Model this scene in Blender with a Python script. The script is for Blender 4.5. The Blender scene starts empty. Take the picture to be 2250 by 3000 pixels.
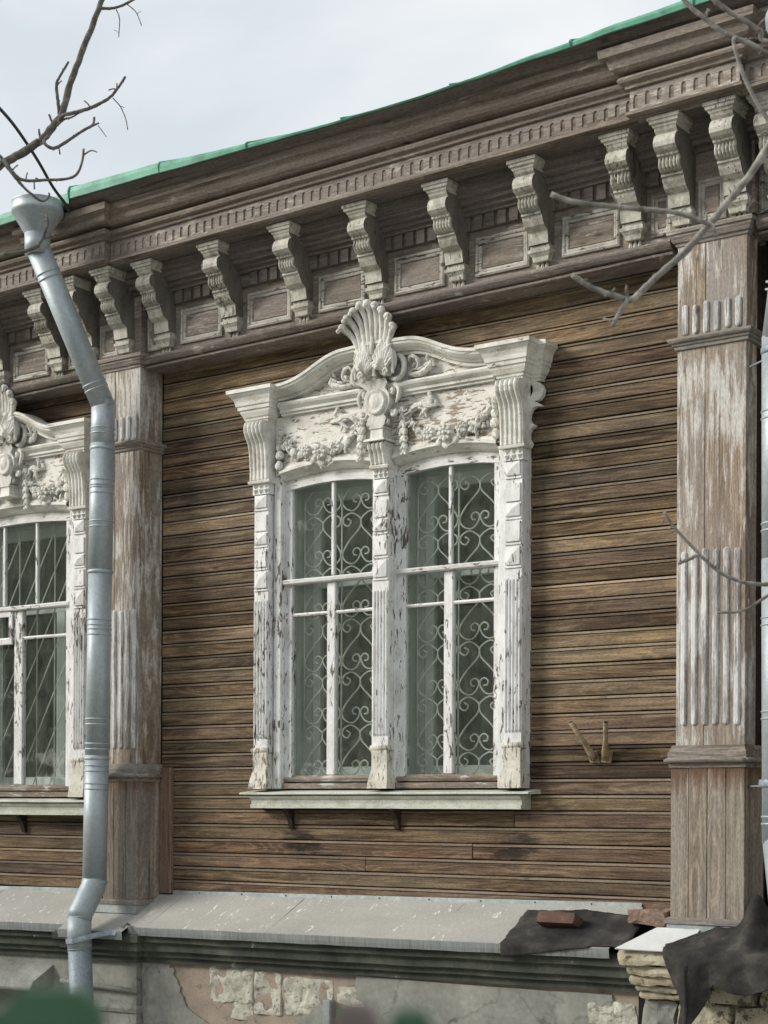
import bpy, bmesh, math, random
from mathutils import Vector, Matrix, noise

R = math.radians
rnd = random.Random(11)
scene = bpy.context.scene
col = scene.collection
PI = math.pi

# ------------------------------------------------------------------ camera
YAW, ROLL = 0.626, 0.0044
fw = Vector((-math.sin(YAW), math.cos(YAW), 0))
r0 = Vector((math.cos(YAW), math.sin(YAW), 0))
u0 = Vector((0, 0, 1))
cr_, sr_ = math.cos(ROLL), math.sin(ROLL)
rt = r0 * cr_ + u0 * sr_
up = u0 * cr_ - r0 * sr_
cam_d = bpy.data.cameras.new('camera')
cam = bpy.data.objects.new('camera', cam_d)
col.objects.link(cam)
cam.matrix_world = Matrix(((rt.x, up.x, -fw.x, 6.05), (rt.y, up.y, -fw.y, -8.5), (rt.z, up.z, -fw.z, 1.75), (0, 0, 0, 1)))
cam_d.sensor_fit = 'HORIZONTAL'
cam_d.sensor_width = 36
cam_d.lens = 80
cam_d.shift_y = 866 / 2250
cam_d.clip_start = 0.05
cam_d.clip_end = 2000
cam_d.dof.use_dof = True
cam_d.dof.focus_distance = 10.2
cam_d.dof.aperture_fstop = 5.5
scene.camera = cam

# ------------------------------------------------------------------ world, sun, exposure
SUN_AZ = R(-52)      # measured from the facade normal, negative = from the left
SUN_EL = R(26)
wd = bpy.data.worlds.new('World')
scene.world = wd
wd.use_nodes = True
wn, wl = wd.node_tree.nodes, wd.node_tree.links
wn.clear()
wo = wn.new('ShaderNodeOutputWorld')
bg = wn.new('ShaderNodeBackground')
sky = wn.new('ShaderNodeTexSky')
sky.sky_type = 'NISHITA'
sky.sun_disc = False
sky.sun_elevation = SUN_EL
sky.sun_rotation = PI + SUN_AZ * -1
sky.dust_density = 3.0
tc = wn.new('ShaderNodeTexCoord')
mp = wn.new('ShaderNodeMapping')
mp.inputs['Scale'].default_value = (1.0, 2.2, 3.0)
mp.inputs['Rotation'].default_value = (0.3, 0.5, 0.2)
cn = wn.new('ShaderNodeTexNoise')
cn.inputs['Scale'].default_value = 2.3
cn.inputs['Detail'].default_value = 5
cn.inputs['Roughness'].default_value = 0.55
cn.inputs['Distortion'].default_value = 0.4
rp = wn.new('ShaderNodeValToRGB')
rp.color_ramp.elements[0].position = 0.32
rp.color_ramp.elements[0].color = (0.285, 0.307, 0.327, 1)
rp.color_ramp.elements[1].position = 0.66
rp.color_ramp.elements[1].color = (0.374, 0.382, 0.384, 1)
sc10 = wn.new('ShaderNodeVectorMath')
sc10.operation = 'SCALE'
sc10.inputs['Scale'].default_value = 10.0
mx = wn.new('ShaderNodeMix')
mx.data_type = 'RGBA'
mx.inputs[0].default_value = 0.95
wl.new(tc.outputs['Generated'], mp.inputs['Vector'])
wl.new(mp.outputs['Vector'], cn.inputs['Vector'])
wl.new(cn.outputs['Fac'], rp.inputs['Fac'])
wl.new(rp.outputs['Color'], sc10.inputs[0])
wl.new(sky.outputs['Color'], mx.inputs[6])
wl.new(sc10.outputs['Vector'], mx.inputs[7])
wl.new(mx.outputs[2], bg.inputs['Color'])
bg.inputs['Strength'].default_value = 0.10
wl.new(bg.outputs['Background'], wo.inputs['Surface'])

sun_d = bpy.data.lights.new('sun', 'SUN')
sun_d.energy = 1.5
sun_d.angle = R(24)
sun_d.color = (1.0, 0.955, 0.88)
sun = bpy.data.objects.new('sun', sun_d)
col.objects.link(sun)
sd = Vector((math.sin(SUN_AZ) * math.cos(SUN_EL), -math.cos(SUN_AZ) * math.cos(SUN_EL), math.sin(SUN_EL)))
sun.rotation_euler = sd.to_track_quat('Z', 'Y').to_euler()
sun.location = sd * 30

vs = scene.view_settings
vs.view_transform = 'Standard'
vs.look = 'None'
vs.exposure = 1.32
vs.gamma = 1
vs.use_curve_mapping = False
cy = scene.cycles
cy.max_bounces = 5
cy.diffuse_bounces = 3
cy.glossy_bounces = 3
cy.transmission_bounces = 2
cy.transparent_max_bounces = 10
cy.caustics_reflective = False
cy.caustics_refractive = False


# ------------------------------------------------------------------ node helper
class G:
    def __init__(s, name):
        s.m = bpy.data.materials.new(name)
        s.m.use_nodes = True
        s.t = s.m.node_tree
        s.t.nodes.clear()
        s.out = s.t.nodes.new('ShaderNodeOutputMaterial')
        s.b = s.t.nodes.new('ShaderNodeBsdfPrincipled')
        s.t.links.new(s.b.outputs[0], s.out.inputs[0])
        s.geo = s.t.nodes.new('ShaderNodeNewGeometry')
        s.pos = s.geo.outputs['Position']
        s._rnd = None

    def n(s, t):
        return s.t.nodes.new(t)

    def l(s, a, b):
        s.t.links.new(a, b)

    def put(s, sock, v):
        if hasattr(v, 'is_linked') or hasattr(v, 'links'):
            s.l(v, sock)
        else:
            if isinstance(v, tuple) and len(v) == 3 and sock.type == 'RGBA':
                v = v + (1,)
            sock.default_value = v

    def rand(s):
        if s._rnd is None:
            s.oi = s.n('ShaderNodeObjectInfo')
            s._rnd = s.oi.outputs['Random']
        return s._rnd

    def map(s, scale, vec=None, off=None):
        m = s.n('ShaderNodeMapping')
        m.inputs['Scale'].default_value = scale
        s.l(vec or s.pos, m.inputs['Vector'])
        o = m.outputs[0]
        if off is not None:
            c = s.n('ShaderNodeVectorMath')
            c.operation = 'ADD'
            s.l(o, c.inputs[0])
            k = s.n('ShaderNodeVectorMath')
            k.operation = 'SCALE'
            k.inputs[0].default_value = (37.1, 17.7, 53.3)
            s.l(off, k.inputs['Scale'])
            s.l(k.outputs[0], c.inputs[1])
            o = c.outputs[0]
        return o

    def noise(s, vec, scale=1, detail=4, rough=.55, dist=0):
        t = s.n('ShaderNodeTexNoise')
        s.l(vec, t.inputs['Vector'])
        t.inputs['Scale'].default_value = scale
        t.inputs['Detail'].default_value = detail
        t.inputs['Roughness'].default_value = rough
        t.inputs['Distortion'].default_value = dist
        return t.outputs['Fac']

    def vor(s, vec, scale=1, feat='F1'):
        t = s.n('ShaderNodeTexVoronoi')
        t.feature = feat
        s.l(vec, t.inputs['Vector'])
        t.inputs['Scale'].default_value = scale
        return t.outputs['Distance']

    def wave(s, vec, scale, dist, detail=2, dscale=1, d='Z'):
        t = s.n('ShaderNodeTexWave')
        t.bands_direction = d
        s.l(vec, t.inputs['Vector'])
        t.inputs['Scale'].default_value = scale
        t.inputs['Distortion'].default_value = dist
        t.inputs['Detail'].default_value = detail
        t.inputs['Detail Scale'].default_value = dscale
        return t.outputs['Fac']

    def ramp(s, fac, stops, interp='LINEAR'):
        r = s.n('ShaderNodeValToRGB')
        r.color_ramp.interpolation = interp
        e = r.color_ramp.elements
        while len(e) < len(stops):
            e.new(0.5)
        for i, (p, c) in enumerate(stops):
            e[i].position = p
            e[i].color = (c, c, c, 1) if not isinstance(c, tuple) else c + (1,)
        s.l(fac, r.inputs[0])
        return r.outputs[0]

    def mix(s, f, a, b, mode='MIX'):
        m = s.n('ShaderNodeMix')
        m.data_type = 'RGBA'
        m.blend_type = mode
        s.put(m.inputs[0], f)
        s.put(m.inputs[6], a)
        s.put(m.inputs[7], b)
        return m.outputs[2]

    def math(s, op, a, b=0.0, c=None):
        m = s.n('ShaderNodeMath')
        m.operation = op
        s.put(m.inputs[0], a)
        s.put(m.inputs[1], b)
        if c is not None:
            s.put(m.inputs[2], c)
        return m.outputs[0]

    def sep(s, vec=None):
        m = s.n('ShaderNodeSeparateXYZ')
        s.l(vec or s.pos, m.inputs[0])
        return m.outputs

    def bump(s, h, dist=.004, strength=1.0):
        b = s.n('ShaderNodeBump')
        b.inputs['Distance'].default_value = dist
        b.inputs['Strength'].default_value = strength
        s.l(h, b.inputs['Height'])
        s.l(b.outputs[0], s.b.inputs['Normal'])

    def fin(s, c, rough=.8, metal=0.0, spec=.3):
        s.put(s.b.inputs['Base Color'], c)
        s.put(s.b.inputs['Roughness'], rough)
        s.put(s.b.inputs['Metallic'], metal)
        s.b.inputs['Specular IOR Level'].default_value = spec
        return s.m


def wood(name, dark, mid, light, axis='X', tint=0.5, grey=None, greyamt=.5, paint=None, paintamt=.5, fine=1.0, rings=.5, hue=1.0, stains=None, runs=None, bleach=0):
    g = G(name)
    rr = g.rand()
    X_ = axis == 'X'
    st = g.map((1.0, 14, 30) if X_ else (30, 14, 1.0), off=rr)
    n1 = g.noise(st, 1.5, 4, .6, .4)
    ringv = g.map((.85, 3, 7.5) if X_ else (7.5, 3, .85), off=rr)
    nn = g.noise(ringv, 1.0, 1.5, .45)
    w = g.math('SINE', g.math('MULTIPLY', nn, 110.0))
    c = g.ramp(n1, [(.30, dark), (.5, mid), (.72, light)])
    c = g.mix(g.math('MULTIPLY', g.ramp(w, [(.45, 0.0), (.95, 1.0)]), rings * .55), c, light)
    c = g.mix(g.math('MULTIPLY', g.ramp(w, [(.05, 1.0), (.35, 0.0)]), rings * .7), c, dark)
    if grey:
        n2 = g.noise(g.map((.9, 2, 3) if X_ else (3, 2, .9), off=rr), 1.0, 3, .55)
        c = g.mix(g.math('MULTIPLY', g.ramp(n2, [(.36, 0.0), (.64, 1.0)]), greyamt), c, grey)
    # each piece has its own tone
    tone = g.ramp(rr, [(0.0, 1 - tint), (.25, 1 - .45 * tint), (.5, 1.0), (.8, 1 + .35 * tint), (1.0, 1 + .8 * tint)])
    c = g.mix(1.0, c, tone, 'MULTIPLY')
    hs = lambda t: tuple(1 + (v - 1) * hue for v in t)
    red = g.ramp(g.math('FRACT', g.math('MULTIPLY', rr, 7.31)), [(0.0, hs((1.03, .95, .98))), (.5, (1.0, 1.0, 1.0)), (1.0, hs((1.02, 1.01, .88)))])
    c = g.mix(1.0, c, red, 'MULTIPLY')
    c = g.mix(1.0, c, g.oi.outputs['Color'], 'MULTIPLY')
    if runs:
        # rusty water runs below the cap
        pz = g.sep()[2]
        dn_ = g.math('DIVIDE', g.math('SUBTRACT', runs[0], pz), runs[1])
        rn = g.noise(g.map((26, 26, 1.5)), 1, 4, .65)
        rk = g.math('SUBTRACT', g.math('MULTIPLY', rn, 1.9), dn_)
        c = g.mix(g.math('MULTIPLY', g.ramp(rk, [(.35, 0.0), (.85, 1.0)]), .8), c, runs[2])
    if stains:
        px, py, pz = g.sep()
        for sx, sz in stains:
            ex = g.math('DIVIDE', g.math('SUBTRACT', px, sx), .17)
            ez = g.math('DIVIDE', g.math('SUBTRACT', pz, sz), .085)
            d2 = g.math('ADD', g.math('MULTIPLY', ex, ex), g.math('MULTIPLY', ez, ez))
            sn = g.noise(g.map((9, 9, 26)), 1, 4, .65)
            kk = g.math('ADD', g.math('MULTIPLY', d2, .28), g.math('MULTIPLY', sn, 1.0))
            c = g.mix(g.math('MULTIPLY', g.ramp(kk, [(.56, 1.0), (.74, 0.0)]), .8), c, (.022, .018, .016))
    if paint:
        pn = g.noise(g.map((8, 8, 42) if X_ else (46, 24, 4.5)), 1.0, 5, .68, .3)
        pb = g.noise(g.map((2.2, 2.2, 1.6)), 1.3, 2, .5)
        pm = g.math('ADD', g.math('MULTIPLY', pn, .70), g.math('MULTIPLY', pb, .42))
        t = .74 - .34 * paintamt
        pk = g.ramp(pm, [(t - .03, 0.0), (t + .06, 1.0)])
        pcol = g.mix(g.noise(g.map((9, 9, 9)), 1, 2), paint, tuple(x * .72 for x in paint))
        c = g.mix(pk, c, pcol)
    if bleach:
        bl = g.noise(g.map((1.6, 9, 30) if X_ else (30, 9, 1.6), off=rr), 1.0, 4, .65, .6)
        ba = g.noise(g.map((1.1, 3, 1.1)), 1.0, 2, .5)
        wz = g.noise(g.map((1.3, 2, 2.6)), 1.0, 4, .62, .5)
        c = g.mix(1.0, c, g.ramp(wz, [(.30, (.52, .50, .50)), (.50, (.98, .98, .98)), (.68, (1.32, 1.28, 1.20))]), 'MULTIPLY')
        fg_ = g.noise(g.map((5, 20, 130), off=rr), 1.0, 3, .65)
        c = g.mix(.55, c, g.ramp(fg_, [(.32, .18), (.66, .85)]), 'OVERLAY')
        c = g.mix(g.math('MULTIPLY', g.math('MULTIPLY', g.ramp(bl, [(.50, 0.0), (.64, 1.0)]), g.ramp(ba, [(.38, .25), (.60, 1.0)])), bleach), c, (.37, .28, .175))
    ck = g.noise(g.map((.9, 9, 60) if X_ else (60, 9, .9), off=rr), 1.0, 3, .6)
    c = g.mix(g.math('MULTIPLY', g.ramp(ck, [(.30, 1.0), (.36, 0.0)]), .65), c, tuple(x * .5 for x in dark))
    kd = g.vor(g.map((2.1, 4, 7.5) if X_ else (7.5, 4, 2.1), off=rr), 1.0)
    c = g.mix(g.math('MULTIPLY', g.ramp(kd, [(.035, 1.0), (.09, 0.0)]), .7), c, tuple(x * .45 for x in dark))
    fl = g.noise(g.map((45, 45, 130) if X_ else (130, 45, 45)), 1, 2, .5)
    c = g.mix(.30, c, g.ramp(fl, [(.3, .2), (.7, .9)]), 'OVERLAY')
    g.bump(fl, .003 * fine, .8)
    return g.fin(c, .82, 0, .22)


def peel(name, white, under, amt=.3, axis='Z', dirt=(.33, .31, .27), dirtamt=.35, flake=1.0):
    g = G(name)
    pv = g.map((46, 46, 12) if axis == 'Z' else (12, 46, 46))
    n1 = g.noise(pv, 1.0 * flake, 4, .66, .6)
    nb = g.noise(g.map((2.6, 2.6, 1.9)), 1.0, 3, .5)
    pm = g.math('ADD', g.math('MULTIPLY', n1, .75), g.math('MULTIPLY', nb, .35))
    t = .28 + .27 * amt
    k = g.ramp(pm, [(t, 1.0), (t + .022, 0.0)])
    d1 = g.noise(g.map((10, 10, 5) if axis == 'Z' else (5, 10, 10)), 1.0, 5, .68, .4)
    dm = g.ramp(d1, [(.42, 0.0), (.70, 1.0)])
    c = g.mix(g.math('MULTIPLY', dm, dirtamt), white, dirt)
    f = g.noise(g.map((90, 90, 60)), 1, 2, .6)
    c = g.mix(.25, c, g.ramp(f, [(.3, .25), (.65, .8)]), 'OVERLAY')
    uc = g.mix(g.noise(g.map((60, 60, 8) if axis == 'Z' else (8, 60, 60)), 1, 4), under, tuple(x * .35 for x in under))
    c = g.mix(k, c, uc)
    g.bump(n1, .006, .7)
    return g.fin(c, .62, 0, .3)


M = {}
M['board'] = wood('weathered_board', (.046, .030, .021), (.168, .115, .071), (.315, .230, .138), 'X', .10, (.208, .168, .128), .55, rings=.45, stains=((-.78, 1.55), (-.70, 1.50), (.90, 1.54), (.80, 1.49)), bleach=.5)
M['edge'] = wood('skylit_board_edge', (.13, .10, .075), (.26, .205, .148), (.38, .31, .23), 'X', .1, (.28, .25, .21), .6, rings=.2)  # paler bead strip: sky-lit highlight put into the colour, plus edge wear
M['backing'] = wood('shadow_gap_wood', (.02, .016, .013), (.035, .026, .02), (.05, .04, .03), 'X', .2)
M['corner'] = wood('reddish_board', (.10, .055, .036), (.21, .125, .085), (.30, .21, .155), 'Z', .1, (.22, .19, .17), .4)
M['shaft'] = wood('pilaster_board', (.15, .112, .082), (.30, .235, .172), (.42, .345, .265), 'Z', .10, (.31, .295, .275), .8, (.64, .62, .58), .42, hue=.3)
M['pedestal'] = wood('pedestal_board', (.12, .094, .072), (.285, .232, .18), (.44, .375, .30), 'Z', .2, (.28, .26, .235), .7, hue=.4, runs=(1.965, .22, (.13, .062, .032)))
M['flute'] = wood('flute_strip', (.16, .145, .13), (.34, .33, .315), (.46, .45, .44), 'Z', .10, (.34, .34, .36), .6, (.74, .74, .73), .62, hue=.2)
M['trim'] = wood('pilaster_trim', (.11, .095, .078), (.26, .225, .185), (.40, .355, .30), 'X', .12, (.27, .255, .235), .7, (.55, .53, .47), .16, hue=.2)
M['arch'] = wood('architrave_wood', (.075, .062, .052), (.175, .148, .125), (.28, .24, .20), 'X', .12, (.20, .18, .165), .7, (.50, .47, .41), .2, hue=.2)
M['cornice'] = wood('cornice_wood', (.095, .078, .064), (.22, .182, .148), (.345, .29, .235), 'X', .10, (.25, .22, .195), .7, (.47, .43, .375), .14, 1.0, .25, hue=.2)
M['band'] = wood('fluted_band_wood', (.115, .096, .084), (.255, .218, .188), (.38, .33, .28), 'X', .1, (.28, .252, .232), .7, (.52, .48, .415), .34, 1.0, .25, hue=.2)
M['frieze'] = wood('frieze_wood', (.11, .09, .074), (.25, .208, .172), (.37, .315, .258), 'X', .1, (.265, .236, .212), .7, (.50, .46, .40), .24, 1.0, .2, hue=.2)
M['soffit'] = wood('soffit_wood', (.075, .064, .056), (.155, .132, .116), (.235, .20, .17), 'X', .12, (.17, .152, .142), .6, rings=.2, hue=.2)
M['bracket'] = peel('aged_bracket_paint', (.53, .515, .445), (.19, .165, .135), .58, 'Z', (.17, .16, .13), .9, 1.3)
M['bracketside'] = peel('shaded_bracket_side', (.185, .172, .145), (.10, .085, .07), .6, 'Z', (.10, .092, .078), .9)  # body darker than its front: side shade put into the colour, with dirty wood
M['frame'] = peel('aged_panel_frame_paint', (.46, .44, .39), (.15, .125, .105), .66, 'X', (.19, .17, .15), .8)
M['white'] = peel('peeling_white_paint', (.77, .78, .775), (.20, .165, .135), .68, 'Z', (.42, .405, .37), .65)
M['whitex'] = peel('peeling_white_rail', (.76, .765, .75), (.22, .18, .14), .60, 'X', (.42, .40, .35), .6)
M['hood'] = peel('cream_hood_paint', (.74, .735, .675), (.30, .25, .19), .40, 'X', (.33, .31, .25), .75)
M['tymp'] = peel('worn_tympanum_paint', (.72, .71, .66), (.42, .34, .25), .78, 'X', (.44, .41, .34), .6)
M['carve'] = peel('carved_plaster', (.71, .705, .65), (.30, .27, .22), .45, 'Z', (.27, .255, .21), .85, 1.4)
M['foot'] = peel('flaking_foot_paint', (.64, .62, .53), (.28, .25, .20), .80, 'Z', (.36, .34, .28), .7)
M['sill'] = peel('greenish_sill_paint', (.58, .595, .53), (.26, .24, .18), .45, 'X', (.27, .29, .20), .75)
M['sillwood'] = wood('bare_sill_wood', (.12, .095, .075), (.26, .205, .16), (.38, .31, .25), 'X', .1, (.27, .25, .23), .6, (.66, .65, .62), .3, hue=.2)


def m_metal(name, c1, c2, rough=.38, metal=.75, scale=30):
    g = G(name)
    n = g.noise(g.map((scale, scale, scale)), 1, 3, .6)
    n2 = g.noise(g.map((5, 5, 1.2)), 1, 4, .6)
    v = g.vor(g.map((55, 55, 55)), 1)
    c = g.mix(g.ramp(n, [(.35, 0.0), (.65, 1.0)]), c1, c2)
    c = g.mix(g.math('MULTIPLY', g.ramp(n2, [(.42, 0.0), (.70, 1.0)]), .5), c, tuple(x * .62 for x in c1))
    c = g.mix(.12, c, g.ramp(v, [(0.0, .2), (.6, .8)]), 'OVERLAY')
    g.bump(n, .0006, .6)
    return g.fin(c, g.math('ADD', rough, g.math('MULTIPLY', n2, .15)), metal, .4)


M['pipe'] = m_metal('galvanised_pipe', (.345, .40, .425), (.415, .465, .485), .46, .32)
M['pipeold'] = m_metal('old_galvanised_pipe', (.22, .265, .305), (.34, .385, .42), .55, .3, 60)
M['flash'] = m_metal('flashing_zinc', (.30, .34, .345), (.40, .435, .43), .5, .45, 40)


def m_sheet():
    g = G('dusty_ledge_sheet')
    big = g.noise(g.map((1.3, 3, 3)), 1, 4, .55)
    c = g.ramp(big, [(.3, (.36, .355, .33)), (.7, (.47, .46, .42))])
    fine = g.noise(g.map((70, 70, 70)), 1, 3, .6)
    c = g.mix(.2, c, g.ramp(fine, [(.3, .25), (.7, .8)]), 'OVERLAY')
    sp = g.noise(g.map((26, 11, 11)), 1.0, 4, .6, 1.2)
    area = g.noise(g.map((1.6, 2.5, 2.5)), 1.0, 2)
    k = g.math('MULTIPLY', g.ramp(sp, [(.625, 0.0), (.65, 1.0)]), g.ramp(area, [(.42, 0.0), (.52, 1.0)]))
    c = g.mix(k, c, (.80, .80, .76))
    g.bump(big, .006, .5)
    return g.fin(c, .62, .12, .35)


M['sheet'] = m_sheet()


def m_lip():
    g = G('streaked_zinc_lip')
    s = g.noise(g.map((70, 30, 3)), 1, 4, .65)
    b = g.noise(g.map((3, 3, 3)), 1, 3)
    c = g.ramp(s, [(.3, (.17, .18, .175)), (.7, (.33, .345, .335))])
    c = g.mix(g.ramp(b, [(.4, 0.0), (.7, .6)]), c, (.30, .34, .34))
    g.bump(s, .002, .5)
    return g.fin(c, .55, .35, .4)


M['lip'] = m_lip()


def m_mineral(name, stops, scale=6, spots=None, spotc=(.05, .05, .045), bumpd=.008, crack=0.0, rough=.9):
    g = G(name)
    n = g.noise(g.map((scale,) * 3), 1, 6, .62, .3)
    c = g.ramp(n, stops)
    f = g.noise(g.map((scale * 12,) * 3), 1, 3, .6)
    c = g.mix(.25, c, g.ramp(f, [(.3, .25), (.7, .75)]), 'OVERLAY')
    if spots:
        s = g.noise(g.map((scale * 3.2,) * 3), 1, 5, .6, .5)
        k = g.ramp(s, [(spots, 0.0), (spots + .05, 1.0)])
        c = g.mix(g.math('MULTIPLY', k, .8), c, spotc)
    h = g.math('ADD', n, g.math('MULTIPLY', f, .25))
    if crack:
        nv = g.n('ShaderNodeTexNoise')
        nv.inputs['Scale'].default_value = 3.0
        nv.inputs['Detail'].default_value = 4
        g.l(g.pos, nv.inputs['Vector'])
        wv = g.n('ShaderNodeVectorMath')
        wv.operation = 'MULTIPLY_ADD'
        g.l(nv.outputs['Color'], wv.inputs[0])
        wv.inputs[1].default_value = (.35, .35, .35)
        g.l(g.pos, wv.inputs[2])
        v = g.vor(g.map((crack, crack, crack), wv.outputs[0]), 1, 'DISTANCE_TO_EDGE')
        ck = g.ramp(v, [(0.0, 1.0), (.010, 0.0)])
        c = g.mix(g.math('MULTIPLY', ck, .35), c, tuple(x * .35 for x in stops[0][1]))
    g.bump(h, bumpd, .8)
    return g.fin(c, rough, 0, .2)


M['plaster'] = m_mineral('grey_cement_plaster', [(.3, (.20, .205, .185)), (.5, (.28, .285, .255)), (.7, (.38, .38, .345))], 2.6, .64, (.13, .13, .11), .004, 1.2)
M['pink'] = m_mineral('old_pink_plaster', [(.3, (.25, .215, .175)), (.5, (.33, .275, .222)), (.72, (.41, .325, .25))], 6, .60, (.20, .17, .14), .010)
M['lime'] = m_mineral('white_lime_stone', [(.3, (.33, .32, .26)), (.5, (.50, .485, .41)), (.7, (.64, .625, .54))], 9, .56, (.22, .215, .18), .012)
M['stone'] = m_mineral('yellow_limestone', [(.28, (.26, .22, .15)), (.5, (.44, .39, .28)), (.72, (.60, .555, .43))], 5, .60, (.10, .095, .075), .012)
M['lichen'] = m_mineral('lichen_stone', [(.3, (.29, .26, .19)), (.5, (.42, .385, .29)), (.7, (.52, .49, .38))], 6, .52, (.05, .05, .045), .010)
M['algae'] = m_mineral('algae_dark_moulding', [(.3, (.036, .042, .036)), (.55, (.075, .083, .068)), (.75, (.15, .153, .125))], 4, .68, (.36, .35, .28), .004)
M['brick'] = m_mineral('red_brown_brick', [(.3, (.095, .058, .048)), (.55, (.140, .082, .066)), (.75, (.19, .118, .094))], 14, .70, (.26, .18, .14), .003)
M['brickold'] = m_mineral('broken_brick', [(.3, (.19, .135, .105)), (.55, (.29, .20, .155)), (.75, (.38, .28, .22))], 16, .60, (.42, .36, .30), .006)
M['whitesheet'] = m_mineral('white_paint_sheet', [(.3, (.60, .62, .60)), (.6, (.72, .74, .72)), (.75, (.78, .79, .76))], 6, .70, (.30, .29, .26), .002, 0, .6)
M['ground'] = m_mineral('bounce_yard_ground', [(.3, (.30, .285, .25)), (.55, (.36, .345, .30)), (.75, (.40, .385, .34))], 1.5, .66, (.12, .14, .07), .02)  # unseen yard, its tone raised to bounce fill light under the eaves


def m_cloth():
    g = G('charcoal_felt')
    n = g.noise(g.map((5, 5, 5)), 1, 5, .6)
    f = g.noise(g.map((140, 140, 60)), 1, 3, .6)
    c = g.ramp(n, [(.3, (.020, .019, .020)), (.55, (.055, .052, .049)), (.72, (.12, .11, .10))])
    c = g.mix(.3, c, g.ramp(f, [(.3, .2), (.7, .8)]), 'OVERLAY')
    g.bump(g.math('ADD', f, n), .003, .8)
    return g.fin(c, .92, 0, .15)


M['cloth'] = m_cloth()


def m_plain(name, c, rough=.6, metal=0.0, var=.25, scale=25, spec=.35):
    g = G(name)
    n = g.noise(g.map((scale,) * 3), 1, 4, .6)
    cc = g.mix(g.ramp(n, [(.35, 0.0), (.7, 1.0)]), c, tuple(x * (1 - var) for x in c))
    g.bump(n, .001, .5)
    return g.fin(cc, rough, metal, spec)


M['green'] = m_plain('green_roof_paint', (.14, .42, .295), .5, 0, .5, 9)
M['grille'] = m_plain('painted_grille', (.72, .735, .67), .5, 0, .25, 30)
M['pvc'] = m_plain('white_inner_frame', (.78, .80, .79), .4, 0, .08, 10)
M['reveal'] = m_plain('grey_painted_reveal', (.60, .64, .62), .55, 0, .2, 12)
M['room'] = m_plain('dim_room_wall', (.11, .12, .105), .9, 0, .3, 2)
M['dark'] = m_plain('dark_gap', (.012, .012, .012), .9)
M['rust'] = m_mineral('rusty_yellow_steel', [(.3, (.13, .085, .055)), (.52, (.29, .22, .14)), (.72, (.40, .335, .24))], 22, .66, (.07, .04, .025), .003, 0, .75)
M['bark'] = m_mineral('grey_bark', [(.3, (.07, .065, .058)), (.55, (.15, .138, .12)), (.75, (.29, .27, .235))], 26, .68, (.04, .038, .03), .004)
M['barkpale'] = m_mineral('pale_bark', [(.3, (.12, .112, .10)), (.52, (.25, .235, .21)), (.72, (.46, .43, .39))], 20, .70, (.06, .055, .05), .004)
M['cable'] = m_plain('black_cable', (.03, .03, .035), .5)
M['fence'] = m_plain('green_fence_paint', (.055, .135, .07), .5, 0, .3, 9)
M['fencetop'] = m_plain('weathered_fence_top', (.20, .165, .15), .8, 0, .3, 30)
M['paper'] = m_plain('paper_tag', (.6, .6, .55), .8)


def m_glass():
    g = G('old_window_glass')
    t = g.t
    t.nodes.remove(g.b)
    tr = g.n('ShaderNodeBsdfTransparent')
    tr.inputs[0].default_value = (.93, .955, .940, 1)
    gl = g.n('ShaderNodeBsdfGlossy')
    gl.inputs['Roughness'].default_value = .025
    df = g.n('ShaderNodeBsdfDiffuse')
    df.inputs[0].default_value = (.45, .48, .42, 1)
    fr = g.n('ShaderNodeFresnel')
    fr.inputs[0].default_value = 1.55
    n = g.noise(g.map((4, 4, 4)), 1, 3, .5)
    b = g.n('ShaderNodeBump')
    b.inputs['Distance'].default_value = .004
    b.inputs['Strength'].default_value = .18
    g.l(n, b.inputs['Height'])
    g.l(b.outputs[0], gl.inputs['Normal'])
    dn = g.noise(g.map((9, 9, 5)), 1, 5, .65)
    a = g.n('ShaderNodeMixShader')
    g.l(g.ramp(dn, [(.35, .02), (.8, .11)]), a.inputs[0])
    g.l(tr.outputs[0], a.inputs[1])
    g.l(df.outputs[0], a.inputs[2])
    m = g.n('ShaderNodeMixShader')
    g.l(g.math('MULTIPLY', fr.outputs[0], g.math('MULTIPLY', g.math('SUBTRACT', 1.0, g.geo.outputs['Backfacing']), 2.5)), m.inputs[0])
    g.l(a.outputs[0], m.inputs[1])
    g.l(gl.outputs[0], m.inputs[2])
    g.l(m.outputs[0], g.out.inputs[0])
    return g.m


M['glass'] = m_glass()


def m_leaf():
    g = G('spring_leaves')
    rr = g.noise(g.map((.9, .9, .9)), 1, 3)
    c = g.ramp(rr, [(.3, (.05, .075, .022)), (.55, (.115, .135, .04)), (.75, (.22, .20, .07))])
    return g.fin(c, .7, 0, .2)


M['leaf'] = m_leaf()


# ------------------------------------------------------------------ mesh helper
def sub(a, b):
    return (a[0] - b[0], a[1] - b[1], a[2] - b[2])


def catmull(pts, k=5):
    P_ = [Vector(p) for p in pts]
    P_ = [P_[0] * 2 - P_[1]] + P_ + [P_[-1] * 2 - P_[-2]]
    o = []
    for i in range(1, len(P_) - 2):
        a, b, c, d = P_[i - 1:i + 3]
        for j in range(k):
            t = j / k
            o.append(.5 * ((2 * b) + (c - a) * t + (2 * a - 5 * b + 4 * c - d) * t * t + (3 * b - a - 3 * c + d) * t ** 3))
    o.append(P_[-2])
    return o


def lerp_list(lst, n):
    if not isinstance(lst, (list, tuple)):
        return [lst] * n
    o = []
    for i in range(n):
        t = i / (n - 1) * (len(lst) - 1)
        k = min(int(t), len(lst) - 2)
        o.append(lst[k] + (lst[k + 1] - lst[k]) * (t - k))
    return o


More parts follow.
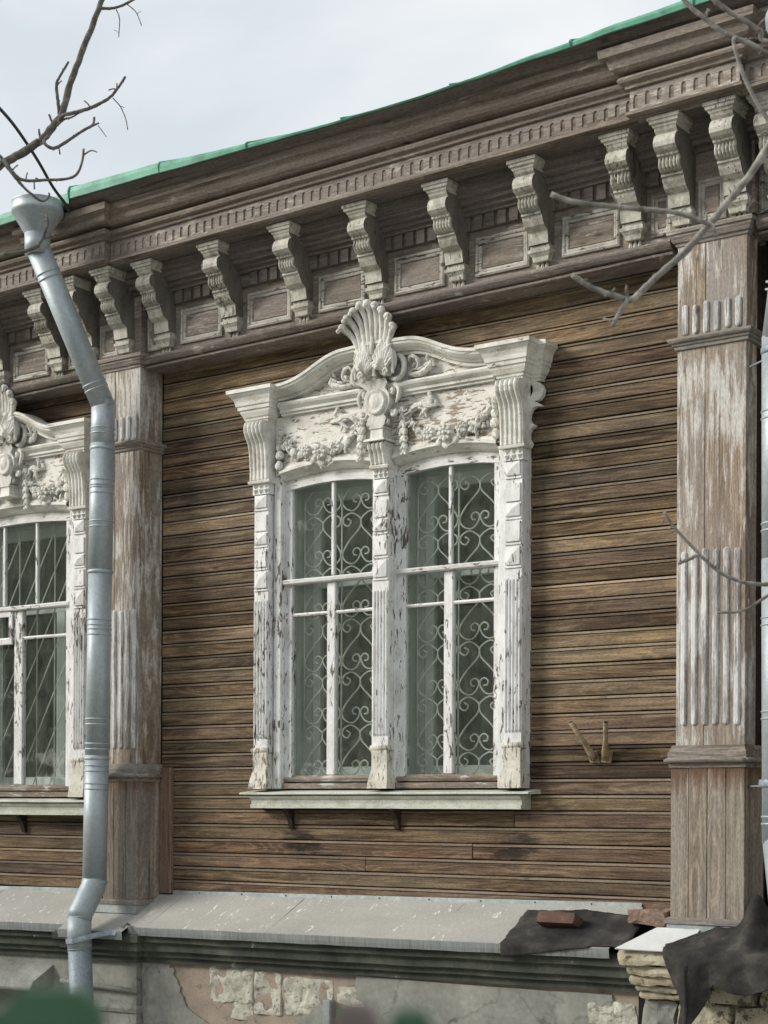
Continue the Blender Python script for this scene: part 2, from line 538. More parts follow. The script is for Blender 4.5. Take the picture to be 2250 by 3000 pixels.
class MB:
    def __init__(s):
        s.v, s.f = [], []

    def add(s, vs_, fs):
        o = len(s.v)
        s.v += [tuple(p) for p in vs_]
        s.f += [tuple(i + o for i in f) for f in fs]
        return s

    def box(s, x0, x1, y0, y1, z0, z1):
        v = [(x, y, z) for z in (z0, z1) for y in (y0, y1) for x in (x0, x1)]
        return s.add(v, [(0, 2, 3, 1), (4, 5, 7, 6), (0, 1, 5, 4), (2, 6, 7, 3), (0, 4, 6, 2), (1, 3, 7, 5)])

    def prism(s, prof, x0, x1, seg=1):
        n = len(prof)
        v, f = [], []
        for i in range(seg + 1):
            x = x0 + (x1 - x0) * i / seg
            v += [(x, y, z) for y, z in prof]
        for i in range(seg):
            for j in range(n):
                k = (j + 1) % n
                f.append((i * n + j, i * n + k, (i + 1) * n + k, (i + 1) * n + j))
        f.append(tuple(range(n - 1, -1, -1)))
        f.append(tuple(range(seg * n, seg * n + n)))
        return s.add(v, f)

    def mitre(s, xl, xr, y0, yb, prof):
        v, f = [], []
        for d, z in prof:
            v += [(xl - d, yb, z), (xl - d, y0 - d, z), (xr + d, y0 - d, z), (xr + d, yb, z)]
        for i in range(len(prof) - 1):
            a, b = i * 4, i * 4 + 4
            for j in range(3):
                f.append((a + j, a + j + 1, b + j + 1, b + j))
            f.append((a + 3, a, b, b + 3))
        f.append((3, 2, 1, 0))
        e = (len(prof) - 1) * 4
        f.append((e, e + 1, e + 2, e + 3))
        return s.add(v, f)

    def tube(s, pts, rad, n=8, flat=None):
        pts = [Vector(p) for p in pts]
        rad = lerp_list(rad, len(pts))
        v, f = [], []
        t0 = (pts[1] - pts[0]).normalized()
        ref = Vector((0, 1, 0)) if abs(t0.y) < .9 else Vector((1, 0, 0))
        nrm = (ref - t0 * ref.dot(t0)).normalized()
        for i, p in enumerate(pts):
            a = pts[max(i - 1, 0)]
            b = pts[min(i + 1, len(pts) - 1)]
            t = (b - a)
            t = t.normalized() if t.length > 1e-9 else t0
            nrm = (nrm - t * nrm.dot(t))
            nrm = nrm.normalized() if nrm.length > 1e-6 else t.orthogonal().normalized()
            bi = t.cross(nrm)
            for j in range(n):
                an = 2 * PI * j / n
                q = nrm * math.cos(an) * (flat or 1) + bi * math.sin(an)
                v.append(p + q * rad[i])
        for i in range(len(pts) - 1):
            for j in range(n):
                k = (j + 1) % n
                f.append((i * n + j, i * n + k, (i + 1) * n + k, (i + 1) * n + j))
        f.append(tuple(range(n - 1, -1, -1)))
        f.append(tuple(range((len(pts) - 1) * n, len(pts) * n)))
        return s.add(v, f)

    def ell(s, c, r, n=8, m=6, rot=0.0):
        if not isinstance(r, (tuple, list)):
            r = (r, r, r)
        cr, sr = math.cos(rot), math.sin(rot)
        v, f = [], []
        for i in range(1, m):
            th = PI * i / m
            for j in range(n):
                ph = 2 * PI * j / n
                x, y, z = r[0] * math.sin(th) * math.cos(ph), r[1] * math.sin(th) * math.sin(ph), r[2] * math.cos(th)
                v.append((c[0] + x * cr - z * sr, c[1] + y, c[2] + x * sr + z * cr))
        x, z = 0, r[2]
        v.append((c[0] - z * sr, c[1], c[2] + z * cr))
        v.append((c[0] + z * sr, c[1], c[2] - z * cr))
        for i in range(m - 2):
            for j in range(n):
                k = (j + 1) % n
                f.append((i * n + j, (i + 1) * n + j, (i + 1) * n + k, i * n + k))
        a, b = len(v) - 2, len(v) - 1
        for j in range(n):
            k = (j + 1) % n
            f.append((a, j, k))
            f.append((b, (m - 2) * n + k, (m - 2) * n + j))
        return s.add(v, f)

    def plate(s, pts, y0, y1):
        n = len(pts)
        v = [(x, y0, z) for x, z in pts] + [(x, y1, z) for x, z in pts]
        f = [tuple(range(n)), tuple(range(2 * n - 1, n - 1, -1))]
        f += [(j, (j + 1) % n, n + (j + 1) % n, n + j) for j in range(n)]
        return s.add(v, f)

    def grid(s, rows):
        n = len(rows[0])
        v = [p for r_ in rows for p in r_]
        f = [(i * n + j, i * n + j + 1, (i + 1) * n + j + 1, (i + 1) * n + j) for i in range(len(rows) - 1) for j in range(n - 1)]
        return s.add(v, f)

    def cone(s, c, r_a, r_b, z0, z1, n=8):
        return s.tube([(c[0], c[1], z0), (c[0], c[1], z1)], [r_a, r_b], n)

    def lathe(s, c, prof, n=20):
        v, f = [], []
        for r_, z in prof:
            v += [(c[0] + r_ * math.cos(2 * PI * j / n), c[1] + r_ * math.sin(2 * PI * j / n), z) for j in range(n)]
        for i in range(len(prof) - 1):
            for j in range(n):
                k = (j + 1) % n
                f.append((i * n + j, i * n + k, (i + 1) * n + k, (i + 1) * n + j))
        return s.add(v, f)

    def build(s, name, mat, parent=None, smooth=False, warp=None, bevel=0, thick=0, nz=0.0, nzs=4.0, recalc=True):
        V_ = [warp(*p) for p in s.v] if warp else s.v
        if nz:
            V_ = [tuple(Vector(p) + noise.noise_vector(Vector(p) * nzs) * nz) for p in V_]
        lo = [min(p[i] for p in V_) for i in range(3)]
        hi = [max(p[i] for p in V_) for i in range(3)]
        c = ((lo[0] + hi[0]) / 2, (lo[1] + hi[1]) / 2, lo[2])
        me = bpy.data.meshes.new(name)
        me.from_pydata([sub(p, c) for p in V_], [], s.f)
        if recalc or bevel:
            bm = bmesh.new()
            bm.from_mesh(me)
            if bevel:
                ed = [e for e in bm.edges if len(e.link_faces) == 2 and e.calc_face_angle(0) > .6]
                bmesh.ops.bevel(bm, geom=ed, offset=bevel, segments=1, affect='EDGES')
            bmesh.ops.recalc_face_normals(bm, faces=bm.faces)
            bm.to_mesh(me)
            bm.free()
        if smooth:
            for p in me.polygons:
                p.use_smooth = True
        me.materials.append(M[mat] if isinstance(mat, str) else mat)
        o = bpy.data.objects.new(name, me)
        col.objects.link(o)
        o.location = c
        if thick:
            sm = o.modifiers.new('thickness', 'SOLIDIFY')
            sm.thickness = thick
            sm.offset = -1
        if parent is not None:
            attach(o, parent)
        return o


def world_loc(o):
    l = Vector(o.location)
    while o.parent is not None:
        o = o.parent
        l = l + Vector(o.location)
    return l


def attach(o, parent):
    # parts sit at world positions; parents are translated only
    o.location = Vector(o.location) - world_loc(parent)
    o.parent = parent


def empty(name, loc, parent=None):
    o = bpy.data.objects.new(name, None)
    col.objects.link(o)
    o.location = loc
    o.empty_display_size = .1
    if parent is not None:
        attach(o, parent)
    return o


def tag(o, label, cat, group=None, kind=None):
    if label:
        o['label'] = label
    if cat:
        o['category'] = cat
    if group:
        o['group'] = group
    if kind:
        o['kind'] = kind
    return o


def copy_tree(o, parent, dx=(0, 0, 0)):
    c = o.copy()
    col.objects.link(c)
    c.parent = parent
    c.location = Vector(o.location) + Vector(dx)
    for ch in list(o.children):
        copy_tree(ch, c)
    return c


DR = .0125            # the old trim runs slightly out of level


def drift(x, y, z):
    return (x, y, z + DR * (x - 2.1))


def dz(x):
    return DR * (x - 2.1)


# ================================================================== THE PLACE
# ------------------------------------------------------------------ ground
gb = MB()
N_ = 24
rows = []
for i in range(N_ + 1):
    rw = []
    for j in range(N_ + 1):
        x = -400 + 800 * (j / N_)
        y = -400 + 800 * (i / N_)
        rw.append((x, y, 0))
    rows.append(rw)
gb.grid(rows)
ground = gb.build('ground', 'ground')
ground['kind'] = 'structure'

# ------------------------------------------------------------------ the house
house = tag(empty('wooden_house', (0, .5, 0)), 'weathered brown plank house with carved white window surrounds and green roof edge', 'house')
XW0, XW1 = -6.2, 4.2
WX = (-.055, -3.365)          # centres of the two windows
Z0W, Z1W = 1.02, 4.86

# wall backing with two openings
wb = MB()
ops = [(WX[1] - .56, WX[1] + .56, 1.80), (WX[0] - .84, WX[0] + .84, 1.86)]
xs = XW0
for a, b, zb in ops:
    wb.box(xs, a, .022, .16, Z0W, Z1W)
    wb.box(a, b, .022, .16, Z0W, zb)
    wb.box(a, b, .022, .16, 3.87, Z1W)
    xs = b
wb.box(xs, 2.36, .022, .16, Z0W, Z1W)
wb.box(2.362, XW1, .10, .24, Z0W, 5.4)
wall = wb.build('wall', 'backing', house)

# rooms behind the windows
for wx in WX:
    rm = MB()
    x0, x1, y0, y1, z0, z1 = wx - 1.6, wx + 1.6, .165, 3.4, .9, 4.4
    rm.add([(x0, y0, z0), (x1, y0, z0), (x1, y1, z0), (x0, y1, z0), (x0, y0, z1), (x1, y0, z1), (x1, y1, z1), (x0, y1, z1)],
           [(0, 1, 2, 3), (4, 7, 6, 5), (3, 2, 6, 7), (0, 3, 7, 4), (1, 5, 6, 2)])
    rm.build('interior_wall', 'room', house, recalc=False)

# siding boards
JZ = [1.17, 1.26, 1.351, 1.444, 1.540, 1.637, 1.734, 1.826, 1.918, 2.012, 2.104, 2.196, 2.292, 2.386, 2.480, 2.573, 2.666, 2.757, 2.849, 2.940, 3.031, 3.122, 3.213,
      3.305, 3.398, 3.489, 3.581, 3.674, 3.766, 3.858, 3.953, 4.046, 4.136, 4.222, 4.310, 4.402, 4.508, 4.612, 4.72, 4.83]


def board(x0, x1, za, zb, parent, y=0.0, seed=0):
    h = zb - za
    seg = max(2, int((x1 - x0) / .12))
    yo = rnd.uniform(-.0035, .0035)
    b = MB()
    prof = [(y + .022, za + .004), (y + .001, za + .006), (y, za + .010), (y, za + h - .0225), (y + .006, za + h - .0205), (y + .006, za + h - .0180),
            (y - .004, za + h - .0160), (y - .003, za + h - .0100), (y + .006, za + h - .0025), (y + .022, za + h + .001)]
    b.prism(prof, x0, x1, seg)
    s_ = rnd.uniform(0, 50)

    def wp(px, py, pz):
        return (px, py + yo + .0030 * noise.noise(Vector((px * 1.3, s_, 0))), pz + .0030 * noise.noise(Vector((px * .9, s_ + 9, 3))))
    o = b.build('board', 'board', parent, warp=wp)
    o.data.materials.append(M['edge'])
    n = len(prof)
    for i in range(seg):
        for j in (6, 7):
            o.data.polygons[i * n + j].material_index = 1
    return o


TR = [.95, .8, .9, .95, .9, .9, 1.0, .95, .42, .40, .95, .95, 1.0, .9, 1.1, 1.2, 1.05, .6, .8, 1.25, .75, .8, 1.05, 1.1, .7, .85, .75, .85, .5, 1.0, .6, .85, .85, .75, .8, 1.1, 1.25, .9, .8, .8]
TL = [.95, .9, .95, .95, .9, .9, .85, .85, .9, .85, .85, .9, .85, 1.05, .9, .95, .8, .95, 1.25, .8, .75, .8, .9, .9, .85, .8, 1.35, .85, .8, .65, .85, .7, .7, .8, 1.2, 1.15, .9, .8, .8, .8]


def toned(o, t):
    k = t ** 1.4 * rnd.uniform(.92, 1.08) * .90
    w_ = rnd.uniform(-.04, .04) + (.05 if t < .7 else 0)
    o.color = (k * (1 + w_), k, k * (1 - w_ - (.06 if t > 1 else 0)), 1)
    return o


for i in range(len(JZ) - 1):
    za, zb = JZ[i], JZ[i + 1]
    zm = (za + zb) / 2
    # main bay
    tl_, tr2 = TL[i], TR[i]
    if zm > 4.30 or zm < 1.80:
        if 1.63 < za < 1.70:
            # the course under the sill is pieced from several planks
            toned(board(-1.955, WX[0] - .79, za, zb, wall), tl_)
            toned(board(WX[0] - .785, .025, za, zb, wall, -.004), .8)
            toned(board(.03, .84, za, zb, wall, -.006), .95)
            toned(board(.845, 1.99, za, zb, wall), tr2)
        else:
            if rnd.random() < .3 and zm < 1.8:
                k = rnd.uniform(-.6, .9)
                toned(board(-1.955, k, za, zb, wall), tl_)
                toned(board(k + .003, 1.99, za, zb, wall), tr2)
            else:
                toned(board(-1.955, 1.99, za, zb, wall), tr2)
    else:
        toned(board(-1.955, WX[0] - .86, za, zb, wall), tl_)
        toned(board(WX[0] + .86, 1.99, za, zb, wall), tr2)
    # left bay
    if zm > 4.30 or zm < 1.74:
        toned(board(-5.2, -2.30, za, zb, wall), rnd.uniform(.7, 1.1))
    else:
        toned(board(WX[1] + .575, -2.30, za, zb, wall), rnd.uniform(.7, 1.1))
    # beyond the right pilaster, set back
    if i % 2 == 0:
        toned(board(2.38, 3.4, za, min(zb + .09, 5.0), wall, .075), .8)

# reddish corner board beside the left pedestal
MB().prism([(-.001, 1.165), (-.034, 1.165), (-.034, 2.014), (-.001, 2.014)], -1.952, -1.842, 1).build('corner_board', 'corner', house, bevel=.004)


# ------------------------------------------------------------------ pilasters
def pilaster(xl, xr, seed, zoff):
    f = -.22

    def w(x, y, z):
        return (x, y, z + zoff)
    rr_ = random.Random(seed)
    seam = xl + (xr - xl) * .41
    core = MB().box(xl + .02, xr - .02, f + .02, .02, 1.2, 4.76)
    p = core.build('pilaster', 'backing', house, warp=w)
    # upper and lower shaft boards, front and sides
    for z0, z1 in ((2.085, 4.195), (4.25, 4.752)):
        MB().box(xl, seam - .0015, f, f + .03, z0, z1).build('shaft_board', 'shaft', p, warp=w, bevel=.003)
        MB().box(seam + .0015, xr, f + rr_.uniform(-.002, .002), f + .03, z0, z1).build('shaft_board', 'shaft', p, warp=w, bevel=.003)
        MB().box(xl + .001, xl + .03, f + .032, .0, z0, z1).build('side_board', 'shaft', p, warp=w, bevel=.003)
        MB().box(xr - .03, xr - .001, f + .032, .0 if xr < 0 else -.085, z0, z1).build('side_board', 'shaft', p, warp=w, bevel=.003)
    # applied flutes, short above and long below
    pitch = (xr - xl - .03) / 6
    for z0, z1 in ((4.262, 4.425), (2.19, 3.122)):
        for k in range(6):
            cx = xl + .015 + pitch * (k + .5)
            b = MB()
            zj0, zj1 = z0 + rr_.uniform(-.006, .006), z1 + rr_.uniform(-.008, .008)
            ww = .0165
            pts = [(cx + ww * math.cos(a), zj0 + ww + ww * math.sin(a)) for a in [PI + PI * t / 6 for t in range(7)]]
            pts += [(cx + ww * math.cos(a), zj1 - ww + ww * math.sin(a)) for a in [PI * t / 6 for t in range(7)]]
            inn = [(cx + (px - cx) * .55, (zj0 + zj1) / 2 + (pz - (zj0 + zj1) / 2) * (1 - .014 / (zj1 - zj0))) for px, pz in pts]
            n = len(pts)
            v = [(x, f - .001, z) for x, z in pts] + [(x, f - .006, z) for x, z in pts] + [(x, f - .012, z) for x, z in inn]
            fc = [(j, (j + 1) % n, n + (j + 1) % n, n + j) for j in range(n)] + [(n + j, n + (j + 1) % n, 2 * n + (j + 1) % n, 2 * n + j) for j in range(n)]
            fc += [tuple(range(2 * n, 3 * n))]
            b.add(v, fc)
            b.build('flute', 'flute', p, warp=w)
    # necking, capital moulding
    MB().mitre(xl, xr, f, 0, [(.001, 4.186), (.012, 4.190), (.014, 4.206), (.022, 4.210), (.024, 4.222), (.036, 4.226), (.042, 4.236), (.040, 4.247), (.030, 4.252), (.004, 4.258)]).build('necking', 'trim', p, warp=w)
    MB().mitre(xl, xr, f, 0, [(.001, 4.738), (.008, 4.742), (.010, 4.757), (.020, 4.760), (.028, 4.775), (.036, 4.786), (.036, 4.797), (.046, 4.800), (.048, 4.815), (.040, 4.826), (.012, 4.834)]).build('capital', 'trim', p, warp=w)
    # pedestal: vertical planks, cap and base strip
    xl2, xr2, f2 = xl - .015, xr + .013, -.25
    sw = (xr2 - xl2) / 4
    MB().box(xl2 + .03, xr2 - .03, f2 + .024, .018, 1.1, 2.06).build('pedestal_core', 'backing', p, warp=w)
    for k in range(4):
        MB().box(xl2 + sw * k + .0012, xl2 + sw * (k + 1) - .0012, f2 + rr_.uniform(-.003, .003), f2 + .025, 1.165, 1.985).build('plank', 'pedestal', p, warp=w, bevel=.003)
    for xs_ in (xl2 + .001, xr2 - .026):
        MB().box(xs_, xs_ + .025, f2 + .027, f2 + .135, 1.165, 1.985).build('plank', 'pedestal', p, warp=w, bevel=.003)
        MB().box(xs_ + .002, xs_ + .024, f2 + .138, -.002, 1.165, 1.985).build('plank', 'pedestal', p, warp=w, bevel=.003)
    MB().mitre(xl2, xr2, f2, 0, [(.006, 1.968), (.008, 1.995), (.012, 1.999), (.012, 2.052), (.006, 2.056), (-.006, 2.086), (-.028, 2.088)]).build('pedestal_cap', 'trim', p, warp=w)
    bd = MB()
    bd.tube([(xl2 - .028, f2 - .022, 2.006), (xl2 + .0, f2 - .024, 2.008), ((xl2 + xr2) / 2, f2 - .025, 2.010), (xr2 - .02, f2 - .023, 2.006), (xr2 + .014, f2 - .02, 2.003)], [.007, .0145, .016, .015, .010], 8)
    bd.tube([(xr2 + .022, f2 - .02, 2.006), (xr2 + .024, f2 + .1, 2.007), (xr2 + .022, -.03, 2.005)], [.011, .015, .013], 8)
    bd.build('round_moulding', 'trim', p, smooth=True, warp=w, nz=.002, nzs=30)
    MB().mitre(xl2, xr2, f2, 0, [(.016, 1.140), (.02, 1.142), (.02, 1.166), (.004, 1.176)]).build('base_strip', 'trim', p, warp=w)
    return p


pilaster(1.98, 2.375, 3, 0.0)
pilaster(-2.356, -1.963, 8, -.050)
# zinc collar at the foot of the left pilaster
MB().mitre(-2.372, -1.950, -.25, 0, [(.018, 1.035), (.012, 1.112), (.006, 1.122)]).build('flashing_collar', 'flash', house)
MB().mitre(1.965, 2.388, -.25, 0, [(.018, 1.06), (.012, 1.138), (.006, 1.139)]).build('flashing_collar', 'flash', house)

# ------------------------------------------------------------------ entablature
FM, FR = -.165, -.22
SEG = 60
RES = ((1.85, 2.47), (-2.62, -1.99))            # where the cornice breaks forward
RESF = ((1.945, 2.415), (-2.50, -1.955))        # the same for frieze and architrave
ent = MB().prism([(FM, 4.80), (.02, 4.80), (.02, 5.36), (FM, 5.36)], XW0, XW1, SEG).build('frieze', 'frieze', house, warp=drift)
ARCH = [(.0, 4.728), (.026, 4.728), (.028, 4.740), (.016, 4.744), (.016, 4.749), (.040, 4.752), (.050, 4.762), (.060, 4.776), (.062, 4.786), (.054, 4.798), (.010, 4.812)]
for n_, (xa, xb) in enumerate(((XW0, RESF[1][0] - .01), (RESF[1][1] + .01, RESF[0][0] - .01), (RESF[0][1] + .01, XW1))):
    MB().prism([(.02, 4.728)] + [(FM - d, z) for d, z in ARCH[1:]] + [(FM, 4.814), (.02, 4.814)], xa, xb, 20).build('architrave_moulding', 'arch', ent, warp=drift, nz=.002, nzs=6)
for xa, xb in RESF:
    MB().mitre(xa, xb, FR, 0, [(0, 4.84), (.0, 5.352)]).build('frieze_block', 'frieze', ent, warp=drift)

CP = [(-.02, 5.356), (-.02, 5.366), (.016, 5.372), (.016, 5.388), (-.006, 5.394), (-.006, 5.504), (.018, 5.508), (.018, 5.524), (.024, 5.527), (.044, 5.536), (.050, 5.550), (.042, 5.564),
      (.020, 5.570), (.010, 5.577), (.010, 5.584), (.058, 5.590), (.076, 5.603), (.083, 5.620), (.086, 5.636), (.094, 5.648), (.098, 5.650), (.120, 5.658), (.124, 5.690), (.124, 5.700)]
YB = -.475
cor = MB().prism([(-.1, 5.356)] + [(YB - d, z) for d, z in CP] + [(-.1, 5.700)], XW0, XW1, SEG).build('cornice', 'cornice', house, warp=drift, nz=.003, nzs=2.2)
for xa, xb in RES:
    MB().mitre(xa, xb, YB - .055, -.2, [(d, z + (.0008 if i < 20 else -.001)) for i, (d, z) in enumerate(CP)]).build('cornice_break', 'cornice', cor, warp=drift)


def fluted_band(xa, xb, yf):
    """the corona fascia with its row of small arched flutes, cut through a 10 mm board"""
    n = max(1, round((xb - xa) / .0662))
    p = (xb - xa) / n
    b = MB()
    for k in range(n):
        x = xa + k * p
        a, c = x + p * .30, x + p * .70
        w_ = (c - a) / 2
        zt = 5.478 + rnd.uniform(-.003, .003)
        zb_ = 5.408 + rnd.uniform(-.006, .010)
        arch = [(a + w_ + w_ * math.cos(t), zt - w_ + w_ * math.sin(t)) for t in [PI - PI * q / 4 for q in range(5)]]
        pts = [(x, zb_), (a, zb_)] + arch + [(c, zb_), (x + p, zb_), (x + p, 5.502), (x, 5.502)]
        b.plate(pts, yf, yf + .0058)
        b.box(x, x + p, yf, yf + .0058, 5.396, zb_ - .0005)
    return b


xcur = -5.6
for (xa, xb, yf) in ((-5.0, RES[1][0] - .002, YB), (RES[1][1] + .002, RES[0][0] - .002, YB), (RES[0][1] + .002, 3.4, YB), (RES[1][0] + .002, RES[1][1] - .002, YB - .055), (RES[0][0] + .002, RES[0][1] - .002, YB - .055)):
    fluted_band(xa, xb, yf).build('fluted_band', 'band', cor, warp=drift, recalc=False)

# bed mouldings and dentils under the soffit
BED = [(FM, 5.195), (FM - .050, 5.195), (FM - .052, 5.214), (FM - .075, 5.217), (FM - .078, 5.238), (FM - .105, 5.243), (FM - .110, 5.266), (FM - .135, 5.272), (FM - .140, 5.298), (FM - .160, 5.304), (FM - .164, 5.350), (FM, 5.350)]
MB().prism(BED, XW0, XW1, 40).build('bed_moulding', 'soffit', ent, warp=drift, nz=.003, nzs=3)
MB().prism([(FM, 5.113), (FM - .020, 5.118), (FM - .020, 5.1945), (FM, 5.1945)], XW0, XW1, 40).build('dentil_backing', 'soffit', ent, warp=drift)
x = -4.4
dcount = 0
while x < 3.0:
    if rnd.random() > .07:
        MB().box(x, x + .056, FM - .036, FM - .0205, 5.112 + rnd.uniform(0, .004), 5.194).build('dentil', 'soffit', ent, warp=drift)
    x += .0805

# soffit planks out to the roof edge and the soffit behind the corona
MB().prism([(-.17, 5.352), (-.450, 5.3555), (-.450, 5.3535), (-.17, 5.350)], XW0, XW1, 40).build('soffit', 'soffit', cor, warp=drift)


def roofz(x):
    P_ = [(-6.3, 5.685), (-2.8, 5.689), (-2.1, 5.701), (-1.0, 5.693), (0.0, 5.689), (.7, 5.695), (1.5, 5.725), (2.3, 5.755), (4.3, 5.80)]
    for (xa, za), (xb, zb) in zip(P_, P_[1:]):
        if xa <= x <= xb:
            return za + (zb - za) * (x - xa) / (xb - xa)
    return P_[-1][1]


def liph(x):
    P_ = [(-6.3, .075), (-1.9, .074), (-1.3, .064), (-.8, .040), (-.3, .020), (.4, .011), (.9, .014), (1.4, .028), (2.2, .046), (4.3, .05)]
    for (xa, za), (xb, zb) in zip(P_, P_[1:]):
        if xa <= x <= xb:
            return za + (zb - za) * (x - xa) / (xb - xa)
    return .05


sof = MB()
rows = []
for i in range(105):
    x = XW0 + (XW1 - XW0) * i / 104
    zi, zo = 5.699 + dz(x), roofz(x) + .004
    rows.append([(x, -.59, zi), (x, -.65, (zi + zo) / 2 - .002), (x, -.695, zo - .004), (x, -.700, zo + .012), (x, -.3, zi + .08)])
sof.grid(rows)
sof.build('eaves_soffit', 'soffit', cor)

# green roof: separate sheets with standing seams between them
roof = empty('roof', (0, -.8, 5.7), house)
jx = [-6.2, -4.6, -3.3, -2.13, -1.33, -.62, .1, .85, 1.6, 2.3, 3.1, 4.2]
for k in range(len(jx) - 1):
    rows = []
    n = 14
    off = rnd.uniform(-.004, .004)
    dropk = -.03 if k == 2 else 0
    for i in range(n + 1):
        x = jx[k] + (jx[k + 1] - jx[k]) * i / n
        wv = .005 * noise.noise(Vector((x * 3.1, 4.2, 0)))
        zb = roofz(x) + wv + dropk
        h = liph(x)
        yw = .006 * noise.noise(Vector((x * 4, 1, 2)))
        rows.append([(x, -.706 + yw, zb), (x, -.716 + off + yw, zb + .002), (x, -.720 + off + yw, zb + h * .55), (x, -.710 + off + yw, zb + h), (x, -.62, zb + h + .035), (x, .6, zb + .62), (x, 2.5, zb + 1.5)])
    MB().grid(rows).build('roof_sheet', 'green', roof, recalc=False)
    if 0 < k:
        x = jx[k]
        zb = roofz(x) + .004
        MB().tube([(x, -.718, zb + .002), (x, -.723, zb + liph(x) * .6), (x, -.712, zb + liph(x)), (x, -.64, zb + liph(x) + .030), (x, .6, zb + .62)], [.005, .006, .005, .005, .005], 6).build('standing_seam', 'green', roof)


# brackets -------------------------------------------------------------
BP = [(.245, 5.300), (.236, 5.282), (.222, 5.270), (.222, 5.266), (.234, 5.262), (.246, 5.245), (.254, 5.220), (.250, 5.198), (.232, 5.182), (.208, 5.174), (.208, 5.164), (.196, 5.160),
      (.186, 5.150), (.190, 5.130), (.186, 5.110), (.168, 5.092), (.150, 5.087), (.154, 5.080), (.154, 5.072), (.142, 5.068), (.136, 5.050), (.116, 5.020), (.092, 5.006), (.084, 5.004),
      (.076, 4.998), (.066, 4.932)]


def bracket(xr, base, parent):
    """carved console: S-shaped body, moulded cap, reeding, stepped foot and three drops"""
    zo = dz(xr - .06) + rnd.uniform(-.002, .002)
    w_ = .123 + rnd.uniform(-.003, .003)
    xl = xr - w_
    ta, tb_ = rnd.uniform(-.014, .014), rnd.uniform(-.010, .010)

    def wp(x, y, z):
        return (x + ta * (z - 5.35), y + .0015 * noise.noise(Vector((x * 30, z * 30, xr))), z + zo + tb_ * (x - xr))
    b = MB().prism([(base, 5.345)] + [(base - .245, 5.345)] + [(base - d, z) for d, z in BP] + [(base, 4.932)], xl, xr, 1)
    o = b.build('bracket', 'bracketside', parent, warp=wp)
    # painted front skin, a hair proud of the wooden core
    rows = []
    for i in range(2):
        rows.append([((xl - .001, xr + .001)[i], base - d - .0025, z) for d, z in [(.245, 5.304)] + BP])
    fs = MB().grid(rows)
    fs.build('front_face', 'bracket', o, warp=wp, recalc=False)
    MB().mitre(xl, xr, base - .245, base, [(.0, 5.296), (.006, 5.300), (.010, 5.312), (.020, 5.316), (.022, 5.330), (.030, 5.334), (.031, 5.352)]).build('cap', 'bracket', o, warp=wp)
    rb = MB()
    for k in range(6):
        xx = xl + w_ * (k + .5) / 6
        rb.tube([(xx, base - .194, 5.158), (xx, base - .192, 5.145), (xx, base - .195, 5.128), (xx, base - .190, 5.109), (xx, base - .172, 5.094)], [.006, .008, .009, .008, .005], 6)
    for k in range(5):
        xx = xl + w_ * (k + .5) / 5
        rb.ell((xx, base - .207, 5.168), (w_ / 10, .008, .010), 6, 4)
    rb.build('reeding', 'bracket', o, warp=wp)
    MB().mitre(xl + .004, xr - .004, base - .052, base, [(-.012, 4.842), (-.010, 4.846), (-.006, 4.868), (.006, 4.884), (.012, 4.890), (.014, 4.906), (.002, 4.914), (.002, 4.9305)]).build('foot', 'bracket', o, warp=wp)
    for k in range(3):
        xx = xl + .034 + k * .0275
        MB().tube([(xx, base - .012, 4.842), (xx, base - .014, 4.806)], [.008, .013], 6).build('drop', 'bracket', o, warp=wp)
    return o


BX = [-1.690 + .5768 * k for k in range(7)]
for xr in BX:
    bracket(xr, FM, house)
for xr in (2.085, 2.398, -2.018, -2.345):
    bracket(xr, FR, house)
for xr in (-2.72, -3.30, -3.87, 2.62):
    bracket(xr, FM, house)


def panel(xa, xb, base, parent, za=4.842, zb=5.068):
    zo = dz((xa + xb) / 2)

    def wp(x, y, z):
        return (x, y, z + zo)
    pr = [(0, -.001), (0, -.014), (.010, -.020), (.018, -.018), (.020, -.010), (.028, -.012), (.038, -.010), (.042, -.002)]
    v, f = [], []
    for d, y in pr:
        v += [(xa + d, base + y, za + d), (xb - d, base + y, za + d), (xb - d, base + y, zb - d), (xa + d, base + y, zb - d)]
    for i in range(len(pr) - 1):
        for j in range(4):
            k = (j + 1) % 4
            f.append((i * 4 + j, i * 4 + k, i * 4 + 4 + k, i * 4 + 4 + j))
    o = MB().add(v, f).build('panel_frame', 'frame', parent, warp=wp, recalc=True)
    d = .046
    q = [(xa + d, base - .004, za + d), (xb - d, base - .004, za + d), (xb - d, base - .004, zb - d), (xa + d, base - .004, zb - d), ((xa + xb) / 2 - .04, base - .016, (za + zb) / 2), ((xa + xb) / 2 + .04, base - .016, (za + zb) / 2)]
    MB().add(q, [(0, 1, 5, 4), (1, 2, 5), (2, 3, 4, 5), (3, 0, 4)]).build('raised_panel', 'frieze', parent, warp=wp)


for xr in BX[:-1]:
    panel(xr + .052, xr + .5768 - .123 - .04, FM, ent)
for xa, xb in ((2.10, 2.262), (-2.33, -2.152)):
    panel(xa, xb, FR, ent)
for xa, xb in ((-3.25, -2.89), (-3.82, -3.46), (-2.69, -2.53), (-1.935, -1.825), (1.80, 1.925), (2.66, 2.99), (2.43, 2.49)):
    panel(xa, xb, FM, ent)


# ------------------------------------------------------------------ windows
def bars(mb, pts, r_, n=6):
    mb.tube(catmull(pts, 4), r_, n)


SB = [(490, 45), (525, 75), (495, 120), (450, 90), (455, 30), (530, -10), (610, 40), (627, 85), (610, 150), (540, 230), (480, 310), (440, 400), (470, 470), (535, 500), (590, 470), (623, 400), (610, 360), (580, 345), (548, 370), (555, 410), (585, 415)]


